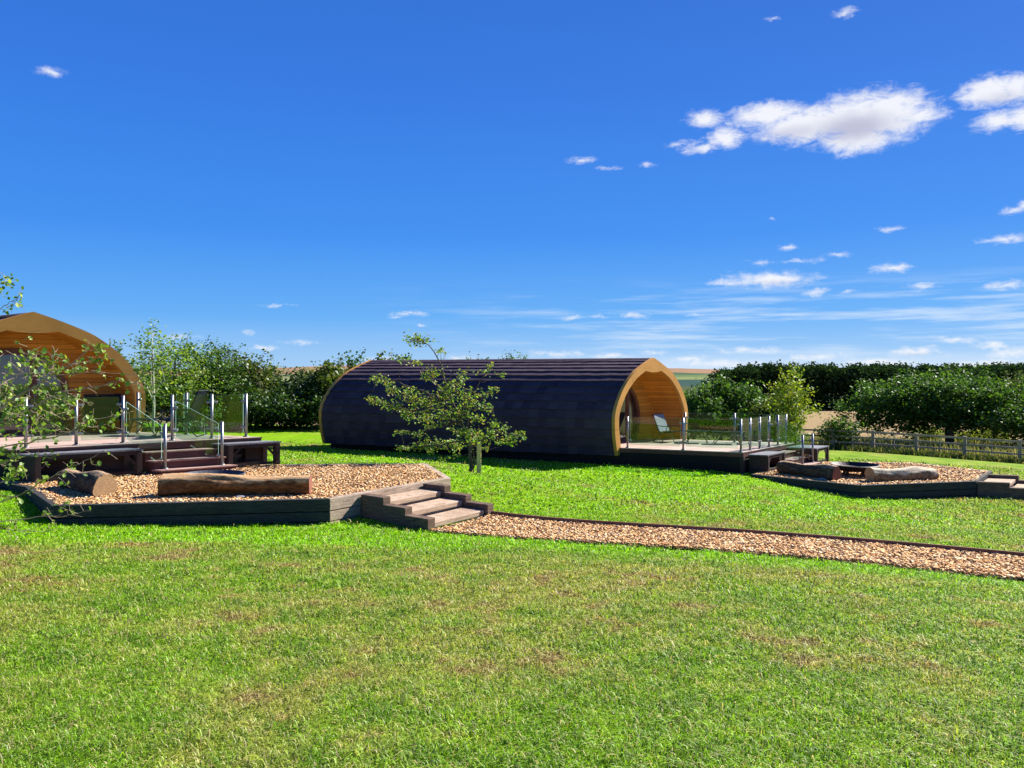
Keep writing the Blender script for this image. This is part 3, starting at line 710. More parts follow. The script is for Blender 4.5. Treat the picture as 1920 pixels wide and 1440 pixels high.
# ------------------------------------------------------------------ glass balustrades
def balustrade(fr, zd, runs, stair, label):
    """runs: lists of (a,b) post spots; stair: [((a,b) top post),(a,b) bottom post]"""
    p0 = runs[0][0]; root = thing('glass_balustrade', label, 'balustrade', fr(p0[0], p0[1], zd))
    H = 1.03; done = {}
    def post(ab, z0, h=H):
        key = (round(ab[0], 2), round(ab[1], 2))
        if key in done: return done[key]
        p = fr(ab[0], ab[1], z0); mb = MB(); r = .034
        mb.tube([p, p + (0, 0, h)], r, 14); mb.tube([p + (0, 0, .0), p + (0, 0, .022)], .065, 16); mb.tube([p + (0, 0, h), p + (0, 0, h + .008)], r * 1.08, 14)
        o = mb.build('post', M['steel'], root, smooth=False); done[key] = o; o.data.polygons.foreach_set('use_smooth', [len(f.vertices) == 4 for f in o.data.polygons]); return o
    def clampon(po, p, d):
        mb = MB(); d = d / np.linalg.norm(d); c = p + d * .075
        s = np.cross(d, (0, 0, 1)); mb.hexa([c - d * .05 - s * .024 - (0, 0, .026), c + d * .055 - s * .024 - (0, 0, .026), c + d * .055 + s * .024 - (0, 0, .026), c - d * .05 + s * .024 - (0, 0, .026),
                 c - d * .05 - s * .024 + (0, 0, .026), c + d * .055 - s * .024 + (0, 0, .026), c + d * .055 + s * .024 + (0, 0, .026), c - d * .05 + s * .024 + (0, 0, .026)])
        mb.build('clamp', M['steel'], po, bevel=.012)
    def pane(pa, pb, za, zb, lo, hi, hia, parts):
        d = pb - pa; L = np.linalg.norm(d[:2]); e = d / L; s = np.array((-e[1], e[0], 0)) * .006
        A, B = pa + e * .085, pb - e * .085
        A = np.array((A[0], A[1], 0)); B = np.array((B[0], B[1], 0))
        q = [A - s + (0, 0, za + lo), B - s + (0, 0, zb + lo), B + s + (0, 0, zb + lo), A + s + (0, 0, za + lo), A - s + (0, 0, za + hi), B - s + (0, 0, zb + hia), B + s + (0, 0, zb + hia), A + s + (0, 0, za + hi)]
        mb = MB(); i = 0
        mb.hexa(q); mb.m = [1, 1, 0, 1, 0, 1]
        mb.build('glass_pane', [M['glass'], M['glass_edge']], root)
        for po, p, dd, zz in ((parts[0], pa, d, za), (parts[1], pb, -d, zb)):
            dd = np.array((dd[0], dd[1], 0)); pp = np.array((p[0], p[1], 0))
            clampon(po, pp + (0, 0, zz + lo + .14), dd); clampon(po, pp + (0, 0, zz + (hi if po is parts[0] else hia) - .16), dd)
    for run in runs:
        po = [post(ab, zd) for ab in run]
        for k in range(len(run) - 1):
            pane(fr(*run[k], zd), fr(*run[k + 1], zd), zd, zd, .10, 1.01, 1.01, (po[k], po[k + 1]))
    for top, bot in stair:
        a = post(top, zd); b = post(bot, zd - .54, .97)
        pane(fr(*top, zd), fr(*bot, zd - .54), zd, zd - .54, .08, .9, .93, (a, b))
    return root
balustrade(FL, ZL, [[(.25, .35), (1.154, .35), (2.056, .35)], [(3.07, .35), (3.94, .35), (4.74, .35), (4.72, 2.2), (4.72, 3.85)]],
           [((2.056, .35), (2.25, -.6)), ((3.07, .35), (3.45, -.6))], 'glass and steel balustrade round the deck of the left pod')
balustrade(FR, ZR, [[(.06, 3.72), (.06, 1.9), (.06, .12), (.75, .12), (1.49, .12), (2.25, .12)], [(3.0, .12), (3.73, .12), (3.73, 1.85), (3.73, 3.6)]],
           [((2.25, .12), (2.2, -.95)), ((3.0, .12), (3.1, -.95))], 'glass and steel balustrade round the deck of the middle pod')

# ------------------------------------------------------------------ timber storage benches beside the steps
def bench(fr, a0, a1, s0, s1, zt, zg, label, panels):
    root = thing('storage_bench', label, 'bench', fr((a0 + a1) / 2, -(s0 + s1) / 2, zg), 'timber storage benches beside the deck steps')
    f = lambda a, s, z: fr(a, -s, z); t = .10
    mb = MB(); n = 4; w = (s1 - s0) / n
    for k in range(n): mb.box(a0 - .03, a1 + .03, -(s0 + w * (k + 1)) + .004, -(s0 + w * k), zt - .035, zt, fr)
    mb.build('bench_top', M['bench_top'], root)
    for a in (a0, a1 - t):
        for s in (s0 + .01, s1 - t):
            mb = MB(); mb.box(a, a + t, -(s + t), -s, zg - .03, zt - .037, fr); mb.build('leg', M['bench'], root, bevel=.006)
    for s, nm in ((s1 - .07, 'front'), (s0 + .03, 'rear')):
        mb = MB(); mb.box(a0 + t + .003, a1 - t - .003, -(s + .04), -s, zt - .12, zt - .038, fr); mb.build('top_rail', M['bench'], root)
        mb = MB(); mb.box(a0 + t + .003, a1 - t - .003, -(s + .04), -s, zg + .07, zg + .13, fr); mb.build('bottom_rail', M['bench'], root)
    for a, b in ((a0 + t, a0 + t + .2), (a1 - t, a1 - t - .2)):
        mb = MB(); mb.beam(f(a, s1 - .05, zt - .31), f(b, s1 - .05, zt - .11), .035, .05); mb.build('corner_brace', M['bench'], root)
    for (aa, ab) in panels:
        mb = MB(); mb.box(a0 + aa * (a1 - a0), a0 + ab * (a1 - a0), -(s0 + .03), -(s0 + .008), zg + .1, zt - .12, fr); mb.build('back_panel', M['bench'], root)
    mb = MB(); mb.box(a0 + .012, a0 + .035, -(s1 - t - .005), -(s0 + t + .015), zg + .05, zt - .04, fr)
    mb.build('end_panel', M['bench'], root)
bench(FL, -.1, 1.85, .03, .52, -.005, -.60, 'dark timber bench left of the steps to the left pod, half hidden by leaves', [(.05, .95)])
bench(FL, 3.66, 4.86, .03, .52, -.005, -.60, 'dark timber bench right of the steps to the left pod, by the open chips', [(.05, .4), (.62, .97)])
bench(FR, .25, 1.62, .03, .62, -.93, -1.50, 'dark timber bench near the camera side of the middle pod steps', [(.05, .95)])
bench(FR, 3.32, 4.5, .03, 1.02, -.93, -1.50, 'dark timber bench beyond the middle pod steps, open so the lawn shows through', [])

# ------------------------------------------------------------------ logs
def log(p, q, r0, r1, mat, cutm, label, n=40, lump=.1):
    p = np.array(p, float); q = np.array(q, float); root = thing('log', label, 'log', ((p + q) / 2)[:3] - np.array((0, 0, (r0 + r1) / 2)), 'log seats in the chip beds')
    d = (q - p) / np.linalg.norm(q - p); x = np.cross(d, (0, 0, 1)); x /= np.linalg.norm(x); y = np.cross(x, d); m = 34
    rows = []; ph = rnd.uniform(0, 9)
    for k in range(m + 1):
        c = p + (q - p) * k / m + np.array((0, 0, .022 * math.sin(ph + k * .25))); r = r0 + (r1 - r0) * k / m; row = []
        for j in range(n):
            t = 2 * math.pi * j / n; rr = r * (1 + lump * (math.sin(2 * t + ph + .05 * k) * .6 + math.sin(3 * t + ph + .09 * k) * .5 + math.sin(5 * t + .2 * k) * .35 + 1.5 * (float(vnoise(j * .55 + ph, k * .16, 1.0, 3)) - .5) + rnd.uniform(-.18, .18)))
            row.append(c + rr * (math.sin(t - math.pi) * x * 1 + math.cos(t - math.pi) * y))   # v=.5 is the top
        rows.append(row)
    L = np.linalg.norm(q - p); mb = MB()
    for k in range(m):
        for j in range(n):
            a, b = rows[k][j], rows[k][(j + 1) % n]; c, e = rows[k + 1][(j + 1) % n], rows[k + 1][j]
            mb.poly([a, b, c, e], 0, [(L * k / m, j / n), (L * k / m, (j + 1) / n), (L * (k + 1) / m, (j + 1) / n), (L * (k + 1) / m, j / n)])
    o = mb.build('bark', mat, root)
    import bmesh
    bm = bmesh.new(); bm.from_mesh(o.data); bmesh.ops.remove_doubles(bm, verts=bm.verts, dist=.0005); bm.to_mesh(o.data); bm.free()
    o.data.polygons.foreach_set('use_smooth', [True] * len(o.data.polygons))
    for row, c, cm, sg in ((rows[0], p, cutm[0], -1), (rows[-1], q, cutm[1], 1)):
        mb = MB(); cen = np.mean(row, 0) + d * sg * .004
        for j in range(n):
            a, b = row[j] + d * sg * .003, row[(j + 1) % n] + d * sg * .003
            uv = [(0, 0), (math.cos(2 * math.pi * j / n), math.sin(2 * math.pi * j / n)), (math.cos(2 * math.pi * (j + 1) / n), math.sin(2 * math.pi * (j + 1) / n))]
            mb.poly([cen, a, b], 0, uv)
        mb.build('cut_end', cm, root)
    return root
log((-6.2, 13.72, -.385), (-3.62, 13.9, -.42), .215, .17, M['log'], (M['cut_red'], M['cut_red']), 'long reddish brown log lying along the front of the nearer bed', lump=.13)
log((-8.5, 14.75, -.42), (-7.22, 13.72, -.395), .18, .205, M['log_bark'], (M['cut'], M['cut']), 'short fat log with a pale sawn end at left in the nearer bed')
log((8.25, 23.75, -1.30), (9.3, 22.15, -1.29), .2, .21, M['log_bark'], (M['cut'], M['cut_red']), 'dark bark covered log left of the fire pit in the farther bed')
log((10.15, 21.95, -1.30), (12.3, 22.55, -1.33), .205, .17, M['log_pale'], (M['cut'], M['cut']), 'pale peeled log with round sawn end in the farther bed')
def stone(p, r, label):
    mb = MB(); n = 10; rows = []
    for i in range(6):
        v = math.pi * i / 5
        rows.append([np.array(p) + np.array((r * 1.6 * math.sin(v) * math.cos(2 * math.pi * j / n), r * math.sin(v) * math.sin(2 * math.pi * j / n), r * .55 * math.cos(v))) * rnd.uniform(.9, 1.1) * np.array((1, 1, 1)) - np.array(p) * 0 for j in range(n)])
    rows = [[np.array(p) + (q - np.array(p)) for q in row] for row in rows]
    for i in range(5):
        for j in range(n): mb.poly([rows[i][j], rows[i][(j + 1) % n], rows[i + 1][(j + 1) % n], rows[i + 1][j]])
    t = NT('grey_stone'); t.principled(t.ramp(t.noise(t.coords('Object'), 8), [(.3, (.2, .19, .18)), (.7, (.42, .4, .38))]), .9)
    tag(mb.build('stone', t.mat, loc=p), label, 'stone')
stone((-4.75, 13.52, -.565), .07, 'small grey stone under the long log in the nearer bed')
stone((8.95, 22.3, -1.46), .09, 'small grey stone wedged under the dark log in the farther bed')

# ------------------------------------------------------------------ fire pits
def firepit(c, r, zr, zg, mat, label):
    root = thing('fire_pit', label, 'fire pit', (c[0], c[1], zg)); n = 36
    prof = [(1.04, 0), (1.0, .012), (.97, -.01), (.86, -.09), (.6, -.155), (.25, -.18), (.0, -.185)]
    prof2 = [(1.04, 0), (1.0, -.03), (.88, -.115), (.62, -.18), (.25, -.21), (.0, -.215)]
    mb = MB()
    for pr in (prof, prof2):
        for i in range(len(pr) - 1):
            for j in range(n):
                t0, t1 = 2 * math.pi * j / n, 2 * math.pi * (j + 1) / n
                q = [(c[0] + r * k * math.cos(t), c[1] + r * k * math.sin(t), zr + h) for (k, h), t in ((pr[i], t0), (pr[i], t1), (pr[i + 1], t1), (pr[i + 1], t0))]
                mb.poly(q[:3] if pr[i + 1][0] == 0 else q)
    mb.build('bowl', mat, root, smooth=True)
    for t in (.5, 2.1, 3.7, 5.2):
        mb = MB(); a = np.array((c[0] + r * .5 * math.cos(t), c[1] + r * .5 * math.sin(t), zr - .18)); b = np.array((c[0] + r * .55 * math.cos(t), c[1] + r * .55 * math.sin(t), zg)); mb.beam(a, b, .07, .05); mb.build('leg', mat, root)
firepit((10.3, 23.25), .68, -1.14, -1.49, M['pit'], 'dark steel fire bowl on legs between the two logs of the farther bed')
firepit((-5.95, 15.35), .60, -.40, -.60, M['pit_grey'], 'bluish grey fire bowl half hidden behind the long log')

# ------------------------------------------------------------------ garden furniture
def chair(p, ang, pad, label, w=.62, sc=1.0):
    root = thing('garden_chair', label, 'chair', p, 'sling chairs on the decks')
    ca, sa = math.cos(ang), math.sin(ang); p = np.array(p)
    f = lambda x, y, z: p + np.array(((x * ca - y * sa) * sc, (x * sa + y * ca) * sc, z * sc))    # x = forward
    def slab(pts, th, name, mat):
        mb = MB()
        for i in range(len(pts) - 1):
            (x0, z0), (x1, z1) = pts[i], pts[i + 1]; n = np.array((-(z1 - z0), x1 - x0)); n = n / np.linalg.norm(n) * th
            mb.hexa([f(x0, -w / 2, z0), f(x1, -w / 2, z1), f(x1, w / 2, z1), f(x0, w / 2, z0), f(x0 + n[0], -w / 2, z0 + n[1]), f(x1 + n[0], -w / 2, z1 + n[1]), f(x1 + n[0], w / 2, z1 + n[1]), f(x0 + n[0], w / 2, z0 + n[1])])
        mb.build(name, mat, root)
    slab([(.32, .40), (.1, .36), (-.22, .34)], .03, 'seat', M['sling_dark'])
    slab([(-.22, .36), (-.36, .66), (-.47, .95)], -.03, 'backrest', pad)
    for s in (-1, 1):
        y = s * (w / 2 + .015)
        mb = MB(); mb.tube([f(.36, y, .41), f(.1, y, .36), f(-.22, y, .34), f(-.37, y, .66), f(-.49, y, .98)], .014, 6); mb.tube([f(.30, y, .56), f(-.1, y, .56), f(-.33, y, .58)], .016, 6); mb.build('side_frame', M['dark_metal'], root)
        mb = MB(); mb.tube([f(.26, y, .56), f(.24, y, .39), f(.40, y, .012)], .014, 6); mb.build('leg', M['dark_metal'], root)
        mb = MB(); mb.tube([f(-.1, y, .36), f(-.46, y, .012)], .014, 6); mb.build('leg', M['dark_metal'], root)
    mb = MB(); mb.tube([f(-.46, -w / 2, .014), f(-.46, w / 2, .014)], .012, 6); mb.tube([f(.40, -w / 2, .014), f(.40, w / 2, .014)], .012, 6); mb.tube([f(-.49, -w / 2 - .015, .98), f(-.49, w / 2 + .015, .98)], .014, 6); mb.build('cross_bar', M['dark_metal'], root)
def table(p, ang, L, Wd, h, label):
    root = thing('garden_table', label, 'table', p, 'low tables on the decks'); ca, sa = math.cos(ang), math.sin(ang); p = np.array(p)
    f = lambda x, y, z: p + np.array((x * ca - y * sa, x * sa + y * ca, z))
    mb = MB(); mb.box(-L / 2, L / 2, -Wd / 2, Wd / 2, h - .022, h, f); mb.build('table_top', M['sling_dark'], root)
    mb = MB()
    for s in (-1, 1): mb.tube([f(-L / 2, s * Wd / 2, h - .012), f(L / 2, s * Wd / 2, h - .012)], .016, 6); mb.tube([f(s * L / 2, -Wd / 2, h - .012), f(s * L / 2, Wd / 2, h - .012)], .016, 6)
    mb.build('rim', M['dark_metal'], root)
    for s in (-1, 1):
        for e in (-1, 1):
            mb = MB(); mb.tube([f(e * L * .22, s * Wd * .42, h - .03), f(e * L * .30, s * Wd * .42, h * .45), f(e * L * .46, s * Wd * .42, .012), f(e * L * .36, s * Wd * .42, .012)], .014, 6); mb.build('leg', M['dark_metal'], root)
    mb = MB()
    for e in (-1, 1): mb.tube([f(e * L * .30, -Wd * .42, h * .45), f(-e * L * .22, -Wd * .42, h - .04)], .009, 6)
    mb.build('brace', M['dark_metal'], root)
chair((-10.35, 19.55, ZL + .001), R(-62), M['sling_dark'], 'dark sling chair facing the camera in the porch of the left pod', .80)
chair((-8.05, 18.75, ZL + .001), R(186), M['sling_dark'], 'dark sling chair seen from the side behind glass on the left deck', .70, 1.12)
table((-9.0, 19.0, ZL + .001), R(-8), .85, .5, .40, 'grey metal table between the chairs on the left deck')
chair((5.65, 27.75, ZR + .001), R(-42), M['sling_pale'], 'grey mesh sling chair with a dark seat on the middle pod deck', .66, 1.0)
table((6.55, 27.35, ZR + .001), R(-12), .8, .5, .42, 'low metal table beside the mesh chair on the middle deck')
table((7.5, 26.95, ZR + .001), R(-8), 1.0, .5, .42, 'dark slatted low table near the steps end of the middle deck')

# ------------------------------------------------------------------ fence
def fence():
    A_, B_ = fenceA, fenceB; dv = (B_ - A_) / np.linalg.norm(B_ - A_); root = thing('post_and_rail_fence', 'weathered grey post and rail fence across the far side of the lawn', 'fence', (*A_, g1(*A_)))
    pts = []
    for px in (2030, 1912, 1809, 1718, 1637, 1562, 1492, 1425):
        k = (px - 960) / F; s = (k * A_[1] - A_[0]) / (dv[0] - k * dv[1]); pts.append(A_ + dv * s)
    zz = [g1(*p) for p in pts]; nrm = np.array((dv[1], -dv[0])); nrm = -nrm if nrm[1] > 0 else nrm
    for p, z in zip(pts, zz):
        mb = MB(); mb.beam((*p, z - .3), (*p, z + 1.22), .2, .17, up=(dv[0], dv[1], 0)); mb.build('post', M['fence'], root)
    for i in range(len(pts) - 1):
        p, q, z0, z1 = pts[i], pts[i + 1], zz[i], zz[i + 1]
        for h, wd in ((1.13, .10), (.80, .09), (.47, .09)):
            o = nrm * .12 + (nrm * .003 * (i % 2)); mb = MB(); mb.beam((*(p + o - dv * .05 * 0), z0 + h), (*(q + o), z1 + h), .045, wd); mb.build('rail', M['fence'], root)
        for fct in (.5,):
            m = p + (q - p) * fct; z = z0 + (z1 - z0) * fct; mb = MB(); mb.beam((*(m + nrm * .08), z - .2), (*(m + nrm * .08), z + 1.12), .08, .05, up=(dv[0], dv[1], 0)); mb.build('dropper', M['fence'], root)
    return pts
fpts = fence()

# ------------------------------------------------------------------ foliage
LEAF = {'green': [(.045, .10, .015), (.06, .135, .018), (.09, .18, .025), (.036, .08, .012)],
        'dark': [(.028, .065, .014), (.036, .082, .016), (.05, .105, .02), (.022, .05, .012)],
        'yellow': [(.16, .23, .022), (.22, .28, .028), (.11, .18, .018), (.27, .30, .035)],
        'olive': [(.07, .11, .02), (.10, .135, .026), (.135, .155, .03), (.05, .088, .016)],
        'fresh': [(.11, .21, .022), (.16, .27, .03), (.075, .15, .018), (.24, .31, .045)],
        'mixed': [(.12, .23, .03), (.17, .29, .04), (.24, .28, .05), (.28, .22, .075), (.09, .17, .024), (.20, .31, .05)]}
def leaf_mesh(name, C, size, pal, parent, mat, hexa=False, flat=.5, asp=.62):
    n = len(C); sz = size * npr.uniform(.6, 1.35, n)
    nv = npr.normal(size=(n, 3)); nv[:, 2] = np.abs(nv[:, 2]) + flat; nv /= np.linalg.norm(nv, axis=1)[:, None]
    r = npr.normal(size=(n, 3)); u = np.cross(nv, r); u /= np.linalg.norm(u, axis=1)[:, None]; v = np.cross(nv, u)
    u = u * sz[:, None] / 2; v = v * sz[:, None] / 2 * asp; fold = nv * sz[:, None] * .10
    if hexa:
        V = np.stack([C - u, C - u * .4 - v * .95 + fold, C + u * .45 - v * .8 + fold, C + u, C + u * .45 + v * .8 + fold, C - u * .4 + v * .95 + fold], 1).reshape(-1, 3)
        k = 6; i = np.arange(n)[:, None] * 6; P = np.concatenate([i + np.array([[0, 1, 2, 3]]), i + np.array([[0, 3, 4, 5]])], 0)
    else:
        V = np.stack([C - u, C - v + fold, C + u, C + v + fold], 1).reshape(-1, 3); k = 4; P = np.arange(n * 4).reshape(n, 4)
    p = np.array(LEAF[pal]); c = p[npr.randint(0, len(p), n)] * npr.uniform(.75, 1.3, n)[:, None]
    return npmesh(name, V, P, mat, np.repeat(c, k, 0), parent)
def clumps(c, rad, ncl, per, cr, shell=.55):
    """leaf positions in clumps spread through an ellipsoid, thinning to a ragged outline"""
    d = npr.normal(size=(ncl, 3)); d /= np.linalg.norm(d, axis=1)[:, None]
    r = npr.uniform(shell, 1.06, ncl) ** .8; r = r * (1 + .16 * np.sin(d[:, 0] * 5 + c[0]) * np.cos(d[:, 2] * 4 + c[1]))
    cc = np.array(c) + d * r[:, None] * np.array(rad)
    k = npr.randint(0, ncl, ncl * per)
    g = npr.normal(size=(ncl * per, 3)) * .5; return cc[k] + g * cr * npr.uniform(.5, 1.2, (ncl * per, 1)), cc
def tree(name, label, group, base, h, rx, ry, pal, ncl, per, leaf, cr=.45, trunk=.09, low=.12, bark='bark', cat='tree', spikes=0, lobes=5, mat='leaf', tilt=(0, 0)):
    base = np.array(base, float); root = thing(name, label, cat, base, group)
    top = base + (tilt[0], tilt[1], h); blobs = []
    zc = base[2] + h * (low + 1) / 2; rz = h * (1 - low) / 2
    for k in range(lobes):
        t = 2 * math.pi * k / lobes + rnd.uniform(-.4, .4); q = .48
        blobs.append(((base[0] + tilt[0] * .5 + rx * q * math.cos(t), base[1] + ry * q * math.sin(t), zc + rz * rnd.uniform(-.42, .38)), (rx * rnd.uniform(.5, .68), ry * rnd.uniform(.5, .68), rz * rnd.uniform(.48, .66))))
    blobs.append(((base[0] + tilt[0], base[1] + tilt[1], zc + rz * .30), (rx * .55, ry * .55, rz * .68)))
    pts, cents = [], []
    for c, r in blobs:
        p, cc = clumps(c, r, ncl, per, cr); pts.append(p); cents.append(cc)
    cents = np.concatenate(cents)
    mb = MB(); tp = [base - (0, 0, .2), base + np.array((tilt[0] * .2 + rnd.uniform(-.08, .08), 0, h * .35)), base + np.array((tilt[0] * .6 + rnd.uniform(-.1, .1), 0, h * .65)), top - (0, 0, h * .06)]
    mb.tube(tp, [trunk, trunk * .8, trunk * .5, trunk * .12], 7, jit=.1)
    for c, r in blobs:
        s = tp[1] + (tp[2] - tp[1]) * rnd.uniform(-.3, .9); c = np.array(c); mb.tube([s, (s + c) / 2 + (0, 0, .1 * h * .3), c], [trunk * .45, trunk * .3, trunk * .12], 5)
        for q in range(6):
            e = cents[rnd.randrange(len(cents))]
            if np.linalg.norm((e - c) / np.array(r)) < 1.5: mb.tube([c, (c + e) / 2 + (0, 0, .05), e], [trunk * .16, trunk * .1, trunk * .05], 4)
    for k in range(spikes):
        c, r = blobs[rnd.randrange(len(blobs))]; s = np.array(c) + (rnd.uniform(-.5, .5) * r[0], 0, r[2] * .6); e = s + (rnd.uniform(-.5, .5), rnd.uniform(-.3, .3), rnd.uniform(.5, 1.0) * min(1.2, h * .25))
        mb.tube([s, e], [trunk * .12, trunk * .05], 4); m = 26; tt = npr.uniform(.1, 1.02, m)[:, None]; pts.append(s + (e - s) * tt + npr.normal(size=(m, 3)) * .10)
    mb.build('trunk', M[bark], root, smooth=True)
    leaf_mesh('crown', np.concatenate(pts), leaf, pal, root, M[mat])
    return root

# boundary trees and hedge behind the pods
hedge = [(205, 648, 70, 36, 'green', 'broad bushy tree just right of the left pod roof'), (330, 636, 78, 35, 'fresh', 'bright bushy tree behind the left deck balustrade'), (405, 633, 66, 37, 'green', 'tall bushy tree behind the glass corner of the left deck'),
         (458, 656, 62, 38.5, 'olive', 'olive green hedge tree right of the left deck'), (510, 688, 58, 40, 'dark', 'lower dark hedge tree under the gap with the hill'), (562, 692, 52, 40, 'dark', 'low dark hedge bush left of the middle pod'),
         (606, 672, 50, 39.5, 'olive', 'tall hedge tree touching the left end of the middle pod'), (655, 662, 58, 40.5, 'green', 'hedge tree rising over the left end of the pod ridge'), (712, 668, 50, 42, 'olive', 'sparse hedge tree above the pod roof left of the sapling'),
         (770, 670, 46, 43, 'green', 'hedge tree top behind the pod ridge left of the leader'), (838, 668, 46, 43.5, 'olive', 'hedge tree top behind the pod ridge right of the sapling leader'), (905, 671, 34, 45, 'green', 'small dark tree top over the middle of the pod ridge'), (962, 668, 34, 46, 'green', 'last small tree top over the pod ridge towards the porch')]
for px, ty, hw, Y, pal, lab in hedge:
    X = (px - 960) / F * Y; zb = g1(X, Y) - .1; top = ZC - (ty + 4 - HZ) / F * Y; h = top - zb
    tree('hedge_tree', lab, 'boundary trees behind the pods', (X, Y, zb), h, hw / F * Y * 1.12, 1.7, pal, 42, 26, rnd.choice((.13, .16, .19)), .42, .10, .02, spikes=9)
# dense hawthorn filling under the hedge trees
for px, hw, Y, lab in ((215, 60, 33.5, 'dark low hedge beside the left pod'), (420, 120, 36.5, 'dark low hedge behind the left deck'), (565, 85, 38, 'dark low hedge left of the middle pod')):
    X = (px - 960) / F * Y; zb = g1(X, Y) - .1
    tree('hedge_shrub', lab, 'low hedge shrubs', (X, Y, zb), 2.3, hw / F * Y * 1.1, 1.0, 'dark', 50, 26, .16, .4, .06, .0, cat='shrub', lobes=6)
X = (285 - 960) / F * 25.5
tree('birch_tree', 'slender pale barked birch standing behind the left deck', None, (X, 25.5, g1(X, 25.5)), 1.6 + 95 / F * 25.5 - g1(X, 25.5), .95, .8, 'fresh', 15, 14, .105, .3, .055, .22, 'birch', spikes=6, lobes=4)
# behind the middle deck
for px, ty, hw, Y, pal, lab in ((1300, 728, 52, 46, 'green', 'dark green tree just right of the pod porch'), (1352, 706, 60, 47, 'green', 'tall dark green tree behind the middle deck'), (1412, 722, 52, 48, 'green', 'rounded dark tree behind the steps end of the middle deck'), (1452, 745, 36, 45, 'olive', 'smaller olive bush beside the yellow green tree')):
    X = (px - 960) / F * Y; zb = g1(X, Y) - .1; h = ZC - (ty - HZ) / F * Y - zb
    tree('field_tree', lab, 'field trees behind the middle deck', (X, Y, zb), h, hw / F * Y * 1.15, 1.9, pal, 46, 26, .20, .45, .11, .04, spikes=3)
Y = 35.; X = (1486 - 960) / F * Y; zb = g1(X, Y)
tree('young_tree', 'yellow green young tree standing behind the deck steps', None, (X, Y, zb), ZC + 8 / F * Y - zb, 1.08, 1.0, 'yellow', 24, 20, .14, .32, .06, .12, 'twig', spikes=7, tilt=(-.25, 0))
Y = 46.; X = (1570 - 960) / F * Y
tree('fence_bush', 'round green bush behind the fence by the tan field', None, (X, Y, g1(X, Y) - .1), 1.9, 1.3, 1.0, 'green', 26, 20, .15, .34, .05, .0, cat='bush', lobes=4)
# the big tree at right
Y = 50.; X = (1782 - 960) / F * Y; zb = g1(X, Y)
tree('broad_tree', 'broad dark spreading tree behind the fence at right', None, (X, Y, zb), ZC + 8 / F * Y - zb, 6.4, 3.6, 'green', 135, 30, .21, .55, .30, .17, lobes=10, spikes=8)
Y = 52.; X = (1935 - 960) / F * Y
tree('edge_tree', 'leafy tree at the right edge behind the fence', None, (X, Y, g1(X, Y)), ZC + 4 / F * Y - g1(X, Y), 3.2, 2.6, 'olive', 70, 28, .20, .5, .2, .12, lobes=6, spikes=4)
for px, hh, lab in ((1735, 1.5, 'sunlit pale bush under the broad tree, left of its trunk'), (1815, 1.2, 'sunlit small bush under the broad tree, right of its trunk'), (1865, 1.6, 'pale bush behind the fence near the right edge')):
    Y = 57.; X = (px - 960) / F * Y
    tree('pale_bush', lab, 'pale bushes beyond the fence', (X, Y, g1(X, Y) - .1), hh + .2, 1.7, 1.0, 'yellow', 22, 18, .17, .36, .04, .0, cat='bush', lobes=4)

# tall grass and weeds along the fence foot
def weeds(name, n, fpos, h, w, pal, label):
    x, y = fpos(n); z = gz(x, y) - .03; hh = h * npr.uniform(.4, 1.2, n); th = npr.uniform(0, 6.283, n); ln = npr.uniform(.1, .9, n); ww = w * npr.uniform(.6, 1.3, n)
    p0 = np.stack([x, y, z], -1); dx, dy = np.cos(th), np.sin(th); s = np.stack([-dy * ww / 2, dx * ww / 2, 0 * ww], -1)
    mid = p0 + np.stack([dx * hh * .25 * ln, dy * hh * .25 * ln, hh * .6], -1); tip = p0 + np.stack([dx * hh * ln * .7, dy * hh * ln * .7, hh * (1 - .2 * ln)], -1)
    V = np.stack([p0 - s, p0 + s, mid + s * .8, mid - s * .8, tip + s * .15, tip - s * .15], 1).reshape(-1, 3); b = np.arange(n)[:, None] * 6
    P = np.concatenate([b + np.array([[0, 1, 2, 3]]), b + np.array([[3, 2, 4, 5]])], 0); p = np.array(pal); c = p[npr.randint(0, len(p), n)] * npr.uniform(.7, 1.3, n)[:, None]
    return tag(npmesh(name, V, P, M['grass'], np.repeat(c, 6, 0)), label, 'grass', kind='stuff')
dv = (fenceB - fenceA) / np.linalg.norm(fenceB - fenceA); nrm = np.array((-dv[1], dv[0])); nrm = nrm if nrm[1] < 0 else -nrm
def fp(n):
    s = npr.uniform(-3, 21, n); o = npr.normal(size=n) * .42 + .30; q = fenceA + dv * s[:, None] + nrm * o[:, None]; return q[:, 0], q[:, 1]
weeds('fence_weeds', 13000, fp, .36, .035, [(.05, .09, .016), (.075, .125, .02), (.035, .065, .013), (.24, .21, .09)], 'overgrown weeds and long grass along the fence foot')
def fp2(n):
    s = npr.uniform(-4, 26, n); o = -npr.uniform(.3, 16, n); q = fenceA + dv * s[:, None] + nrm * o[:, None]; return q[:, 0], q[:, 1]
weeds('meadow_grass', 26000, fp2, .75, .05, [(.24, .21, .085), (.17, .19, .055), (.10, .14, .03), (.30, .26, .13)], 'tall straw coloured meadow grass beyond the fence')

